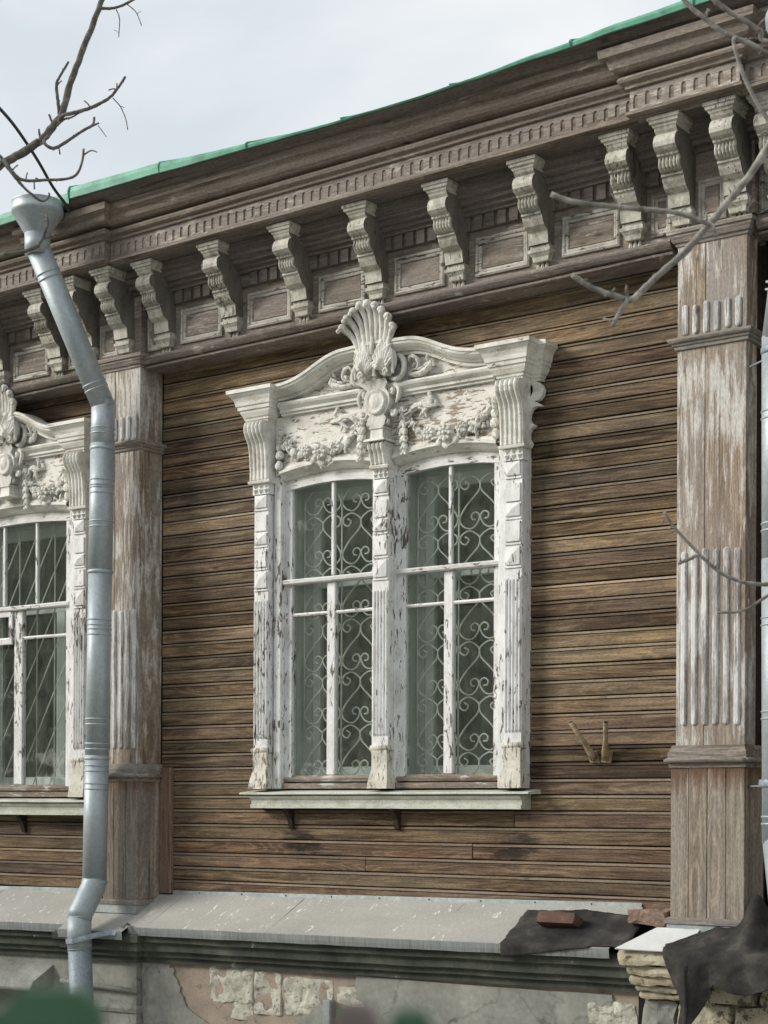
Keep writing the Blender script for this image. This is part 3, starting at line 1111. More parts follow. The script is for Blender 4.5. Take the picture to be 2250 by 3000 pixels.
def window(xc, zlow, kind):
    """double window in its carved surround. xc centre; the lower edge is zlow below the main one"""
    H = kind == 'heart'
    hp_ = .945 if H else .714          # console distance from the axis

    def wp(x, y, z):
        k = min(1.0, max(0.0, (3.19 - z) / 1.44))
        return (x + xc, y, z - zlow * k)

    def B(mb, name, mat, **kw):
        return mb.build(name, mat, win, warp=wp, **kw)
    # flat casing: outer boards
    cs = MB()
    cs.box(-hp_ - .040, -hp_ + .127 if H else -.553, -.045, .02, 1.865, 3.95)
    cs.box(hp_ - .127 if H else .553, hp_ + .055, -.045, .02, 1.865, 3.95)
    if H:
        cs.box(-.068, .068, -.045, .03, 1.865, 3.95)
    win = cs.build('window', 'white', house, warp=wp, bevel=.003)
    # bead between casing and sash
    for s in (-1, 1):
        B(MB().box(s * (hp_ - .100) - .030, s * (hp_ - .100) + .030, -.062, -.0455, 1.866, 3.86), 'casing_board', 'white', bevel=.006)
    # mini pilasters: pyramid blocks over a fluted shaft on a flared foot
    for cx in ((-.947, .001, .943) if H else (-.714, .714)):
        w_ = .060
        B(MB().box(cx - w_, cx + w_, -.100, -.0455, 2.09, 3.75), 'casing_pilaster', 'white', bevel=.003)
        for za, zb, pyr in ((3.665, 3.748, 1), (3.515, 3.622, 0), (3.430, 3.506, 1), (3.284, 3.402, 0), (3.150, 3.258, 1)):
            b = MB()
            q = [(cx - .048, -.1005, za), (cx + .048, -.1005, za), (cx + .048, -.1005, zb), (cx - .048, -.1005, zb), (cx - .048, -.112, za + .003), (cx + .048, -.112, za + .003), (cx + .048, -.112, zb - .003), (cx - .048, -.112, zb - .003)]
            f = [(0, 1, 5, 4), (1, 2, 6, 5), (2, 3, 7, 6), (3, 0, 4, 7)]
            if pyr:
                q.append((cx, -.125, (za + zb) / 2))
                f += [(4, 5, 8), (5, 6, 8), (6, 7, 8), (7, 4, 8)]
            else:
                f += [(4, 5, 6, 7)]
            B(b.add(q, f), 'facet_block', 'white')
            B(MB().box(cx - .055, cx + .055, -.108, -.1005, za - .016, za - .006), 'fillet', 'white')
        for k in range(-2, 3):
            xx = cx + k * .0235
            b = MB().tube([(xx, -.1015, 2.19), (xx, -.104, 2.20), (xx, -.104, 3.06), (xx, -.1015, 3.07)], [.006, .0078, .0078, .006], 6)
            B(b, 'reed', 'white')
        ft = MB()
        pr = [(.060, -.112, 2.10), (.060, -.112, 2.085), (.058, -.110, 2.06), (.057, -.108, 2.02), (.060, -.112, 1.98), (.068, -.122, 1.94), (.074, -.132, 1.90), (.075, -.136, 1.866)]
        v, f = [], []
        for hw, y, z in pr:
            v += [(cx - hw, -.0455, z), (cx - hw, y, z), (cx + hw, y, z), (cx + hw, -.0455, z)]
        for i in range(len(pr) - 1):
            for j in range(4):
                k = (j + 1) % 4
                f.append((i * 4 + j, i * 4 + k, i * 4 + 4 + k, i * 4 + 4 + j))
        f += [(0, 1, 2, 3), tuple(len(v) - 4 + t for t in (3, 2, 1, 0))]
        ft.add(v, f)
        B(ft, 'flared_foot', 'foot', bevel=.002)
        B(MB().tube([(cx - .070, -.098, 2.113), (cx + .070, -.098, 2.113)], .019, 8), 'foot_bead', 'foot', smooth=True)
    # sill, apron
    B(MB().prism([(.02, 1.862), (-.140, 1.843), (-.146, 1.838), (-.146, 1.831), (-.140, 1.829), (.0, 1.832)], -hp_ - .140, hp_ + .130, 8), 'sill', 'sill', nz=.002)
    B(MB().prism([(.0, 1.829), (-.128, 1.822), (-.118, 1.806), (-.104, 1.796), (-.100, 1.770), (-.112, 1.766), (-.112, 1.744), (.0, 1.742)], -hp_ - .074, hp_ + .063, 8), 'apron', 'sill', nz=.0015)
    for sx in ((-.775, .055) if kind == 'heart' else (.05,)):
        B(MB().prism([(0.004, 1.742), (-.090, 1.742), (-.075, 1.72), (-.040, 1.68), (-.022, 1.62), (.004, 1.615)], sx, sx + .035), 'sill_bracket', 'backing')
    # frieze board above the sashes, arched below
    aw = .375 if H else .570

    def archz(x, s, zc, rise):
        t = (x - s * .4425) / aw
        return zc + rise * (1 - min(1, t * t))
    for s in ((-1, 1) if H else (0,)):
        pts = []
        for i in range(13):
            x = s * .4425 - aw + 2 * aw * i / 12
            pts.append((x, archz(x, s, 3.875, .042)))
        a, b_ = ((-.86, -.002) if s < 0 else (.002, .86)) if H else (-.63, .63)
        poly = [(a, 3.86)] + pts + [(b_, 3.86), (b_, 4.236), (a, 4.236)]
        B(MB().plate(poly, -.062, -.046), 'frieze_board', 'tymp')
        # arch moulding
        pr = [(-.0625, .060), (-.078, .056), (-.080, .040), (-.092, .036), (-.092, .018), (-.074, .010), (-.050, -.010), (-.030, -.020), (-.012, -.022)]
        rows = []
        for i in range(25):
            x = s * .4425 - aw + .003 + (2 * aw - .006) * i / 24
            z = archz(x, s, 3.850, .038)
            rows.append([(x, y, z + d) for y, d in pr])
        B(MB().grid(rows), 'arch_moulding', 'hood', recalc=False)
    # sashes -------------------------------------------------------------
    for s in ((-1, 1) if H else (1,)):
        xc_ = s * .4425 if H else 0.0
        hw = .316 if H else .490
        xl, xr = xc_ - hw, xc_ + hw

        def gz(x, add=0.0):
            t = (x - xc_) / hw
            return 3.776 + .022 * (1 - t * t) + add
        # stiles and head
        for (xa, xb) in ((xl - .062, xl), (xr, xr + .062)):
            B(MB().box(xa, xb, -.018, .03, 1.912, 3.80), 'sash_stile', 'white', bevel=.004)
        hp = [(xl - .062 + (xr - xl + .124) * i / 12) for i in range(13)]
        poly = [(x, gz(x)) for x in hp] + [(x, gz(x, .040)) for x in reversed(hp)]
        B(MB().plate(poly, -.022, .028), 'sash_head', 'whitex')
        poly = [(x, gz(x, .039)) for x in hp] + [(xr + .062, 3.94), (xl - .062, 3.94)]
        B(MB().plate(poly, -.014, .02), 'head_board', 'hood')
        B(MB().prism([(.03, 1.912), (-.022, 1.912), (-.026, 1.930), (-.010, 1.952), (.03, 1.952)], xl - .06, xr + .06, 1), 'bottom_rail', 'sillwood')
        B(MB().box(xl - .06, xr + .06, -.040, .03, 1.868, 1.902), 'sub_sill', 'sillwood')
        # transom ledge
        B(MB().prism([(.03, 3.168), (-.030, 3.168), (-.046, 3.174), (-.050, 3.192), (-.040, 3.200), (.03, 3.210)], xl - .065, xr + .055, 8), 'transom', 'whitex', nz=.002, nzs=9)
        mw = .034 if H else .046
        mxo = xc_ - .004
        ub = (xc_,) if H else (-.168, .175)
        B(MB().box(mxo - mw, mxo + mw, -.016, .026, 1.953, 3.167), 'mullion', 'white', bevel=.006)
        for ux in ub:
            B(MB().box(ux - .012, ux + .012, -.008, .022, 3.211, gz(ux) - .001), 'glazing_bar', 'white', bevel=.004)
        for xa, xb in ((xl, mxo - mw), (mxo + mw, xr)):
            B(MB().prism([(.022, 2.966), (-.008, 2.966), (-.014, 2.975), (-.008, 2.986), (.022, 2.988)], xa, xb, 4), 'glazing_bar', 'whitex', nz=.0015, nzs=14)
            for za, zb in ((1.953, 2.966), (2.988, 3.168)):
                B(MB().box(xa, xb, .006, .009, za, zb), 'pane', 'glass')
        if not H:
            vx0, vx1 = xl + .002, mxo - mw - .002
            for q in ((vx0, vx1, 2.935, 2.972), (vx0, vx1, 3.128, 3.165), (vx0, vx0 + .036, 2.9725, 3.1275), (vx1 - .036, vx1, 2.9725, 3.1275)):
                B(MB().box(q[0], q[1], -.034, -.0165, q[2], q[3]), 'vent_frame', 'white', bevel=.003)
        ed = [xl] + [v for ux in ub for v in (ux - .012, ux + .012)] + [xr]
        for xa, xb in zip(ed[::2], ed[1::2]):
            q = [(xa, 3.211), (xb, 3.211), (xb, gz(xb) + .004), ((xa + xb) / 2, gz((xa + xb) / 2) + .004), (xa, gz(xa) + .004)]
            B(MB().plate(q, .006, .009), 'pane', 'glass')
        # painted reveal boards
        for (xa, xb) in ((xl - .05, xl - .006), (xr + .006, xr + .05)):
            B(MB().box(xa, xb, .031, .26, 1.90, 3.86), 'reveal', 'reveal')
        B(MB().box(xl - .05, xr + .05, .031, .26, 3.80, 3.86), 'reveal', 'reveal')
        B(MB().box(xl - .05, xr + .05, .031, .26, 1.88, 1.935), 'reveal', 'pvc')
        # inner window
        yi = .20
        fwid = .055
        for (xa, xb) in ((xl - .004, xl + fwid), (xr - fwid, xr + .004)):
            B(MB().box(xa, xb, yi, yi + .05, 1.937, 3.799), 'inner_frame', 'pvc', bevel=.004)
        B(MB().box(xl + fwid, xr - fwid, yi, yi + .05, 1.937, 2.01), 'inner_frame', 'pvc', bevel=.004)
        B(MB().box(xl + fwid, xr - fwid, yi, yi + .05, 3.72, 3.799), 'inner_frame', 'pvc', bevel=.004)
        B(MB().box(xl + fwid, xr - fwid, yi + .004, yi + .046, 3.165, 3.235), 'inner_frame', 'pvc', bevel=.004)
        if kind != 'heart':
            B(MB().box(xc_ + .16, xc_ + .25, yi + .004, yi + .046, 2.01, 3.165), 'inner_frame', 'pvc', bevel=.004)
        B(MB().box(xl + fwid, xr - fwid, yi + .02, yi + .024, 2.01, 3.72), 'inner_pane', 'glass')
        # grille between the panes
        yg = .085
        gr = MB()
        if kind == 'heart':
            kx, kz = .000775, .000628
            cols = (xc_ - .146, xc_ + .154)
            J = [3.687 - .332 * t for t in range(6)] if s > 0 else [3.549 - .334 * t for t in range(-1, 5)]
            for cx in cols:
                for j in J:
                    for m_ in (1, -1):
                        p3 = [(cx + m_ * (a - 630) * kx, yg + .004 * m_, j - (b_ - 80) * kz) for a, b_ in SB]
                        if s < 0:
                            p3 = p3
                        p3 = [q for q in catmull(p3, 3) if 1.925 < q[2] < 3.785]
                        # clipped pieces stay continuous runs
                        if len(p3) > 3:
                            run = [p3[0]]
                            for q in p3[1:]:
                                if (q - run[-1]).length > .06:
                                    if len(run) > 3:
                                        gr.tube(run, .0056, 5)
                                    run = [q]
                                else:
                                    run.append(q)
                            if len(run) > 3:
                                gr.tube(run, .0056, 5)
            for xx in (cols[0] - .149, cols[0] + .150, cols[1] + .149):
                gr.tube([(xx, yg, 1.94), (xx, yg, 3.78)], .0052, 5)
        else:
            for k in range(6):
                xx = xl + .02 + k * .185
                gr.tube([(xx, yg, 1.94), (xx, yg, 3.78)], .0052, 5)
            for k in range(-7, 9):
                z0 = 1.94 + k * .285
                a0, b0 = (xl, z0), (xr, z0 + (xr - xl) * 1.65)
                ta = max(0, (1.94 - a0[1]) / (b0[1] - a0[1]))
                tb = min(1, (3.78 - a0[1]) / (b0[1] - a0[1]))
                if tb - ta > .05:
                    gr.tube([(a0[0] + (b0[0] - a0[0]) * t, yg + .01, a0[1] + (b0[1] - a0[1]) * t) for t in (ta, tb)], .0052, 5)
        B(gr, 'grille', 'grille', smooth=True)
    # hood --------------------------------------------------------------
    HC = [(-.06, 4.2365), (-.086, 4.238), (-.086, 4.252), (-.100, 4.255), (-.100, 4.270), (-.108, 4.276), (-.124, 4.290), (-.130, 4.304), (-.126, 4.316), (-.06, 4.330)]
    he = hp_ - .145
    B(MB().prism(HC, -he, he, 20), 'hood_cornice', 'hood')

    def topz(x):
        x = abs(x)
        P_ = [(0, 4.570), (.183, 4.561), (.288, 4.556), (.384, 4.530), (.464, 4.493), (.566, 4.449), (.659, 4.424), (.75, 4.413), (.9, 4.413)]
        if not H:
            P_ = [(0, 4.570), (.12, 4.566), (.196, 4.552), (.26, 4.522), (.33, 4.482), (.40, 4.446), (.47, 4.420), (.53, 4.413), (.8, 4.413)]
        for (xa, za), (xb, zb) in zip(P_, P_[1:]):
            if xa <= x <= xb:
                t = (x - xa) / (xb - xa)
                return za + (zb - za) * t
        return 4.41
    # smooth the curve
    smx = [(-1 + 2 * i / 64) * (he + .02) for i in range(65)]
    smz = [sum(topz(x + d * .012) for d in range(-4, 5)) / 9 for x in smx]
    CR = [(-.06, .004), (-.196, .0), (-.200, -.003), (-.200, -.020), (-.192, -.023), (-.188, -.036), (-.168, -.052), (-.146, -.062), (-.140, -.068), (-.124, -.068), (-.122, -.088), (-.06, -.092)]
    rows = []
    for i, x in enumerate(smx):
        sl = (smz[min(i + 1, 64)] - smz[max(i - 1, 0)]) / (smx[min(i + 1, 64)] - smx[max(i - 1, 0)])
        nx_, nz_ = -sl / math.hypot(1, sl), 1 / math.hypot(1, sl)
        rows.append([(x + nx_ * d, y, smz[i] + nz_ * d) for y, d in CR])
    B(MB().grid(rows), 'swan_neck_crown', 'hood', recalc=False)
    poly = [(-he, 4.325), (he, 4.325)] + [(x, z - .07) for x, z in reversed(list(zip(smx, smz)))]
    B(MB().plate(poly, -.082, -.05), 'tympanum', 'tymp')
    EB = [(.0, 4.208), (.0, 4.222), (.010, 4.225), (.012, 4.240), (.022, 4.243), (.030, 4.256), (.038, 4.270), (.040, 4.284), (.050, 4.287), (.052, 4.306), (.060, 4.312), (.064, 4.336), (.074, 4.362), (.090, 4.378), (.094, 4.384), (.104, 4.388), (.104, 4.412), (.03, 4.436)]
    for s in (-1, 1):
        B(MB().mitre(s * hp_ - .080, s * hp_ + .080, -.140, -.0, EB), 'hood_end_block', 'hood')
        xa = s * hp_ + (.081 if s > 0 else -.081 - .062)
        B(MB().mitre(xa, xa + .062, -.052, -.0, [(d * .82, z - .004) for d, z in EB]), 'hood_return', 'hood')
        # console under the block
        cp = [(-.0455, 4.2095), (-.165, 4.2095), (-.186, 4.196), (-.194, 4.170), (-.190, 4.140), (-.172, 4.105), (-.150, 4.07), (-.140, 4.03), (-.134, 3.97), (-.130, 3.90), (-.130, 3.842), (-.0455, 3.842)]
        B(MB().prism(cp, s * hp_ - .080, s * hp_ + .080, 1), 'console', 'hood', bevel=.003)
        rb = MB()
        for k in range(5):
            xx = s * hp_ - .064 + k * .032
            rb.tube([(xx, y - .001, z) for y, z in cp[1:-1]], [.006, .010, .010, .010, .009, .009, .008, .008, .007, .006], 6)
        B(rb, 'console_reeds', 'hood')
        B(MB().mitre(s * hp_ - .080, s * hp_ + .080, -.128, -.0455, [(-.006, 3.818), (.006, 3.822), (.010, 3.836), (.0, 3.8415)]), 'console_collar', 'hood')
        B(MB().box(s * hp_ - .066, s * hp_ + .066, -.112, -.0455, 3.752, 3.8175), 'dentil_block', 'white')
        for k in range(3):
            xx = s * hp_ - .044 + k * .044
            for za, zb in ((3.786, 3.816), (3.754, 3.784)):
                q = [(xx - .020, -.1125, zb), (xx + .020, -.1125, zb), (xx, -.1125, za), (xx, -.130, zb - .006)]
                B(MB().add(q, [(0, 1, 3), (1, 2, 3), (2, 0, 3)]), 'diamond_point', 'hood')
        # fretwork ear
        out = [(.960, 4.205), (1.026, 4.205), (1.063, 4.203), (1.094, 4.183), (1.110, 4.150), (1.102, 4.115), (1.080, 4.094), (1.049, 4.090), (1.080, 4.074), (1.100, 4.056), (1.062, 4.060), (1.036, 4.050), (1.020, 4.025), (1.014, 3.991), (1.030, 3.966), (1.058, 3.952), (1.026, 3.934), (1.010, 3.908), (1.012, 3.880), (1.030, 3.850), (1.020, 3.828), (.960, 3.830)]
        hole = [(1.002, 4.092), (1.010, 4.130), (1.024, 4.160), (1.010, 4.168), (1.004, 4.182), (1.012, 4.192), (1.028, 4.190), (1.040, 4.172), (1.040, 4.148), (1.024, 4.112)]
        # cut the hole by bridging the outline to it
        hs = hole[::-1]
        poly = out + [out[0], (hs[0][0], hs[0][1])][1:]
        k0 = min(range(len(hs)), key=lambda t: (hs[t][0] - .96) ** 2 + (hs[t][1] - 4.205) ** 2)
        hs = hs[k0:] + hs[:k0]
        poly = [out[0]] + hs + [hs[0], (out[0][0], out[0][1] - .0005)]
        poly = [(.960, 4.2055)] + [(hs[0][0], hs[0][1] + .0004)] + [] + hs[1:] + [hs[0]] + [(.960, 4.204)] + [p for p in reversed(out[1:])]
        poly = [(s * (a + hp_ - .945), b_) for a, b_ in poly]
        B(MB().plate(poly, -.052, -.020), 'fretwork_ear', 'hood')
    # centre console under the cartouche
    if H:
        cp = [(-.0455, 3.965), (-.150, 3.965), (-.165, 3.950), (-.160, 3.925), (-.145, 3.90), (-.135, 3.86), (-.130, 3.835), (-.0455, 3.835)]
        B(MB().prism(cp, -.062, .064, 1), 'console', 'hood', bevel=.003)
        rb = MB()
        for k in range(4):
            xx = -.045 + k * .031
            rb.tube([(xx, y - .001, z) for y, z in cp[1:-1]], [.006, .011, .011, .010, .009, .007], 6)
        B(rb, 'console_reeds', 'hood')
        B(MB().mitre(-.062, .064, -.126, -.0455, [(-.004, 3.806), (.004, 3.812), (.008, 3.826), (.0, 3.8345)]), 'console_collar', 'hood')
        B(MB().box(-.056, .058, -.112, -.0455, 3.752, 3.8055), 'dentil_block', 'white')
        for k in range(3):
            xx = -.036 + k * .037
            for za, zb in ((3.780, 3.806), (3.754, 3.779)):
                q = [(xx - .017, -.1125, zb), (xx + .017, -.1125, zb), (xx, -.1125, za), (xx, -.129, zb - .005)]
                B(MB().add(q, [(0, 1, 3), (1, 2, 3), (2, 0, 3)]), 'diamond_point', 'hood')
    # carved ornament ------------------------------------------------------
    B(MB().mitre(-.030, .034, -.14, -.06, [(.046, 3.968), (.040, 3.982), (.016, 3.990), (.012, 4.040), (.020, 4.046), (.020, 4.058), (.004, 4.062)]), 'ornament_base', 'carve')
    car = [(-.142, 4.338), (.060, 4.338), (.072, 4.318), (.055, 4.285), (.085, 4.245), (.090, 4.20), (.070, 4.155), (.045, 4.125), (.064, 4.104), (.055, 4.070), (.030, 4.062), (-.028, 4.062), (-.052, 4.075), (-.060, 4.104), (-.042, 4.125), (-.068, 4.155), (-.088, 4.20), (-.083, 4.245), (-.060, 4.285), (-.100, 4.315)]
    B(MB().plate(car, -.155, -.06), 'cartouche', 'carve', bevel=.008)
    ov = MB()
    rows = []
    for r_, y in ((1.0, -.154), (1.0, -.168), (.86, -.176), (.74, -.168), (.5, -.178), (.2, -.184), (.001, -.185)):
        rows.append([(.002 + .074 * r_ * math.cos(t), y, 4.206 + .078 * r_ * math.sin(t)) for t in [2 * PI * k / 18 for k in range(19)]])
    ov.grid(rows)
    B(ov, 'oval_boss', 'carve', smooth=True, recalc=False)

    def sw(pts, y, r_, name=None, mb=None, n=7, flat=1.0):
        m_ = mb or MB()
        m_.tube(catmull([(a, y - .012 * math.sin(i * .9), b_) for i, (a, b_) in enumerate(pts)], 4), r_, n, flat)
        return m_
    VU = [(.092, 4.268), (.104, 4.276), (.112, 4.262), (.095, 4.248), (.074, 4.264), (.078, 4.292), (.113, 4.300), (.146, 4.272), (.148, 4.225), (.130, 4.188)]
    VL = [(.113, 4.140), (.128, 4.142), (.126, 4.122), (.101, 4.120), (.090, 4.148), (.068, 4.150), (.056, 4.181), (.080, 4.200)]
    VS = [(.064, 4.088), (.076, 4.090), (.072, 4.074), (.052, 4.076), (.042, 4.102), (.035, 4.124)]
    CS = [(.096, 4.424), (.112, 4.432), (.120, 4.412), (.101, 4.396), (.074, 4.420), (.092, 4.474), (.141, 4.476), (.180, 4.440), (.192, 4.385), (.176, 4.347), (.134, 4.330), (.076, 4.352)]
    CA = [(.215, 4.430), (.228, 4.452), (.262, 4.448), (.284, 4.417), (.272, 4.384), (.232, 4.376), (.212, 4.352), (.275, 4.342), (.330, 4.352), (.366, 4.376), (.372, 4.412)]
    for s in (-1, 1):
        f = lambda L_: [(s * a + .003, b_) for a, b_ in L_]
        gm = lambda a: a if H else .15 + (a - .15) * .64
        fg = lambda L_: [(s * gm(a), b_) for a, b_ in L_]
        fc_ = lambda L_: [(s * (a if H else .15 + (a - .15) * .62) + .003, b_ + (0 if H else .008)) for a, b_ in L_]
        B(sw(f(VU), -.125, [.012, .014, .013, .012, .014, .016, .017, .017, .015, .005]), 'volute', 'carve', smooth=True)
        B(sw(f(VL), -.125, [.011, .012, .012, .012, .013, .014, .014, .008]), 'volute', 'carve', smooth=True)
        B(sw(f(VS), -.128, [.009, .010, .010, .010, .010, .006]), 'volute', 'carve', smooth=True)
        B(sw(f(CS), -.130, [.014, .014, .013, .013, .016, .018, .019, .019, .018, .018, .018, .012]), 'crown_scroll', 'carve', smooth=True)
        b = sw(fc_(CA), -.118, [.008, .011, .013, .013, .012, .012, .014, .018, .020, .018, .006])
        for (a, c, r_, rt_) in ((.345, 4.392, .030, .5), (.300, 4.372, .026, .2), (.255, 4.400, .018, .9), (.350, 4.43, .022, 1.3)):
            b.ell((s * (a if H else .15 + (a - .15) * .62), -.118, c), (r_, .018, .010), 8, 5, s * rt_)
        B(b, 'crown_leaf', 'carve', smooth=False, nz=.0045, nzs=48)
        # frieze acanthus
        AC = [(.195, 4.112), (.222, 4.150), (.284, 4.166), (.340, 4.150), (.390, 4.152), (.424, 4.146)]
        b = sw(fg(AC), -.082, [.014, .016, .018, .017, .013, .004])
        b = sw(fg([(.345, 4.152), (.366, 4.186), (.344, 4.220)]), -.082, [.015, .013, .010], mb=b)
        b = sw(fg([(.322, 4.084), (.306, 4.132), (.270, 4.154)]), -.080, [.006, .012, .012], mb=b)
        b = sw(fg([(.270, 4.100), (.300, 4.118), (.330, 4.142)]), -.078, [.008, .012, .010], mb=b)
        b.ell((s * gm(.345), -.086, 4.222), .016)
        B(b, 'acanthus_leaf', 'carve', smooth=False, nz=.0045, nzs=48)
        # garland: fruit, flowers and leaves
        g_ = MB()
        rg = random.Random(5 + s)
        path = [(.150, 4.150), (.195, 4.090), (.228, 4.050), (.285, 4.000), (.349, 3.975), (.413, 3.948), (.470, 3.940), (.540, 3.948), (.600, 3.970), (.655, 3.985), (.695, 3.998), (.734, 4.035), (.772, 4.085), (.800, 4.120)]
        path = [(gm(a), b_) for a, b_ in path]
        g_.tube(catmull([(s * a, -.076, b_) for a, b_ in path], 3), [.010, .013, .016, .019, .021, .021, .019, .015, .012, .009], 7)
        for a, c, r_ in ((.349, 3.985, .044), (.470, 3.968, .056), (.587, 3.992, .040), (.268, 4.012, .024), (.695, 3.996, .028), (.418, 3.925, .026), (.530, 3.925, .028), (.470, 3.905, .030), (.640, 3.972, .024), (.225, 4.058, .020)):
            r_ *= 1.02
            a = gm(a)
            g_.ell((s * a, -.090, c), (r_, r_ * .52, r_ * .92), 12, 8)
            if r_ > .038:
                for q in range(8):
                    an = 2 * PI * q / 8
                    g_.ell((s * a + r_ * .62 * math.cos(an), -.090 - r_ * .44, c + r_ * .62 * math.sin(an)), (r_ * .36, r_ * .22, r_ * .24), 6, 5, an)
                g_.ell((s * a, -.090 - r_ * .62, c), r_ * .22, 6, 5)
        for q in range(64):
            t = rg.random()
            k = min(int(t * (len(path) - 1)), len(path) - 2)
            u_ = t * (len(path) - 1) - k
            a = path[k][0] + (path[k + 1][0] - path[k][0]) * u_
            c = path[k][1] + (path[k + 1][1] - path[k][1]) * u_
            sp = .018 + .036 * math.sin(PI * t)
            g_.ell((s * (a + rg.uniform(-sp, sp)), -.078 - rg.uniform(.0, .026), c + rg.uniform(-sp, sp) - .008), (rg.uniform(.016, .032), .010, rg.uniform(.006, .011)), 4, 4, rg.uniform(0, PI))
        B(g_, 'garland', 'carve', smooth=False, nz=.0045, nzs=48)
        pd = MB()
        for a, c, rx, rz in ((.150, 4.155, .022, .022), (.153, 4.115, .016, .028), (.155, 4.070, .024, .032), (.158, 4.020, .030, .028), (.162, 3.975, .028, .026), (.166, 3.930, .022, .028), (.168, 3.895, .020, .020)):
            pd.ell((s * a, -.090, c), (rx, .022, rz), 9, 6)
            pd.ell((s * (a + .012), -.102, c - .012), (rx * .5, .012, rz * .7), 6, 5, .4)
            pd.ell((s * (a - .012), -.102, c - .012), (rx * .5, .012, rz * .7), 6, 5, -.4)
        B(pd, 'garland_drop', 'carve', smooth=False, nz=.0045, nzs=48)
        pd = MB()
        for a, c, rx, rz in ((.802, 4.120, .018, .024), (.803, 4.085, .014, .026), (.804, 4.045, .024, .034), (.806, 3.990, .032, .032), (.812, 3.925, .026, .032)):
            a = gm(a)
            pd.ell((s * a, -.088, c), (rx, .022, rz), 9, 6)
            pd.ell((s * (a + .010), -.100, c - .010), (rx * .5, .012, rz * .6), 6, 5, .4)
        B(pd, 'garland_drop', 'carve', smooth=False, nz=.0045, nzs=48)
        # half shells either side of the axis
        sh = MB()
        cx_, cz_ = s * .072 + .006, 4.365
        rim = []
        for q in range(9):
            an = R(20 + 140 * q / 8) if s > 0 else R(160 - 140 * q / 8)
            ex = cx_ + (.078 + .01 * math.sin(q)) * math.cos(an) * (1.05 if q > 4 else .9)
            ez = cz_ + .020 + .165 * math.sin(an) * (1 - .10 * (q / 8))
            rim.append((ex, -.195, ez))
            sh.tube([(cx_ + s * .02, -.165, cz_), ((cx_ + ex) / 2, -.205, (cz_ + ez) / 2), (ex, -.195, ez)], [.006, .013, .014], 6)
        sh.ell((cx_, -.155, cz_ + .080), (.074, .038, .100), 12, 8)
        sh.tube(catmull([(cx_ + s * .066, -.185, cz_ - .010)] + rim[::1] + [(cx_ - s * .066, -.185, cz_ - .01)], 3), .010, 6)
        sh.tube(catmull([(cx_ + s * .022 + .020 * (1 - t / 9) * math.cos(t * .9), -.205, cz_ - .002 + .026 * (1 - t / 9) * math.sin(t * .9)) for t in range(9)], 2), .008, 6)
        B(sh, 'half_shell', 'carve', smooth=False, nz=.0045, nzs=48)
    # palmette crest
    tips = [(-.196, 4.664), (-.160, 4.718), (-.112, 4.754), (-.060, 4.784), (-.006, 4.786), (.050, 4.764), (.098, 4.728), (.146, 4.680), (.184, 4.618)]
    base = [(-.108, 4.505), (-.088, 4.525), (-.062, 4.542), (-.034, 4.552), (-.006, 4.556), (.026, 4.553), (.056, 4.546), (.084, 4.530), (.106, 4.508)]
    pm = MB()
    for (a, c), (d, e) in zip(base, tips):
        mx_, mz_ = a + (d - a) * .40, c + (e - c) * .62
        y1 = -.235
        pm.tube(catmull([(a, -.165, c - .06), (a, -.185, c), (mx_, -.200, mz_), (d, y1, e)], 4), [.012, .015, .016, .019, .023], 8)
        pm.ell((d, y1 - .008, e + .002), (.027, .026, .022), 10, 7, math.atan2(e - c, d - a) - PI / 2)
        pm.ell((d * 1.06 + .004 * (1 if d > 0 else -1), y1 - .026, e - .020), (.015, .015, .015), 8, 6)
    pm.ell((0, -.140, 4.545), (.085, .030, .060), 12, 8)
    B(pm, 'palmette', 'carve', smooth=True, nz=.003, nzs=40)
    lf = MB()
    for (a, c, l_, an) in ((0, 4.53, .075, PI / 2), (-.05, 4.52, .070, 2.1), (.05, 4.52, .070, 1.04), (-.095, 4.50, .055, 2.6), (.095, 4.50, .055, .54)):
        lf.ell((a, -.195, c), (l_, .020, .018), 8, 6, an)
    B(lf, 'crest_leaves', 'carve', smooth=False, nz=.0045, nzs=48)
    return win


window(WX[0], 0.0, 'heart')
window(WX[1], .056, 'diagonal')


# ------------------------------------------------------------------ plinth and ledge
DP = .0123


def pd_(x, y, z):
    return (x, y, z + DP * x)


PW = -.235
pl = MB().prism([(PW, 0.0), (.10, 0.0), (.10, 1.02), (PW, .95)], XW0, XW1, 20).build('plinth', 'pink', house)
PC = [(0.0, .738), (.035, .742), (.035, .778), (.065, .784), (.065, .814), (.072, .818), (.100, .824), (.102, .872), (.108, .878), (.135, .884), (.137, .925), (.10, .955)]
for xa, xb, base in ((XW0, -2.43, PW), (-1.905, 1.80, PW)):
    MB().prism([(.05, .738)] + [(base - d, z) for d, z in PC] + [(.05, .955)], xa, xb, 40).build('plinth_cornice', 'algae', pl, warp=pd_, nz=.005, nzs=2.5)
MB().mitre(-2.43, -1.905, PW - .055, 0, PC).build('plinth_cornice', 'algae', pl, warp=pd_)
MB().mitre(-2.43, -1.905, PW - .055, PW + .02, [(0, 0), (0, .40), (.014, .405), (.020, .43), (.014, .452), (0, .456), (0, .737)]).build('plinth_pier', 'plaster', pl, warp=pd_)
# round pipe stub across the pier
MB().tube([(-2.60, PW - .07, .555), (-2.40, PW - .085, .545), (-1.88, PW - .075, .528)], .016, 8).build('ledge_bead', 'plaster', pl, smooth=True)

# sheet-metal covering, panel by panel
LY = -.405


def sheetz(y):
    t = (y + .02) / (LY + .02)
    return 1.180 + (.983 - 1.180) * t


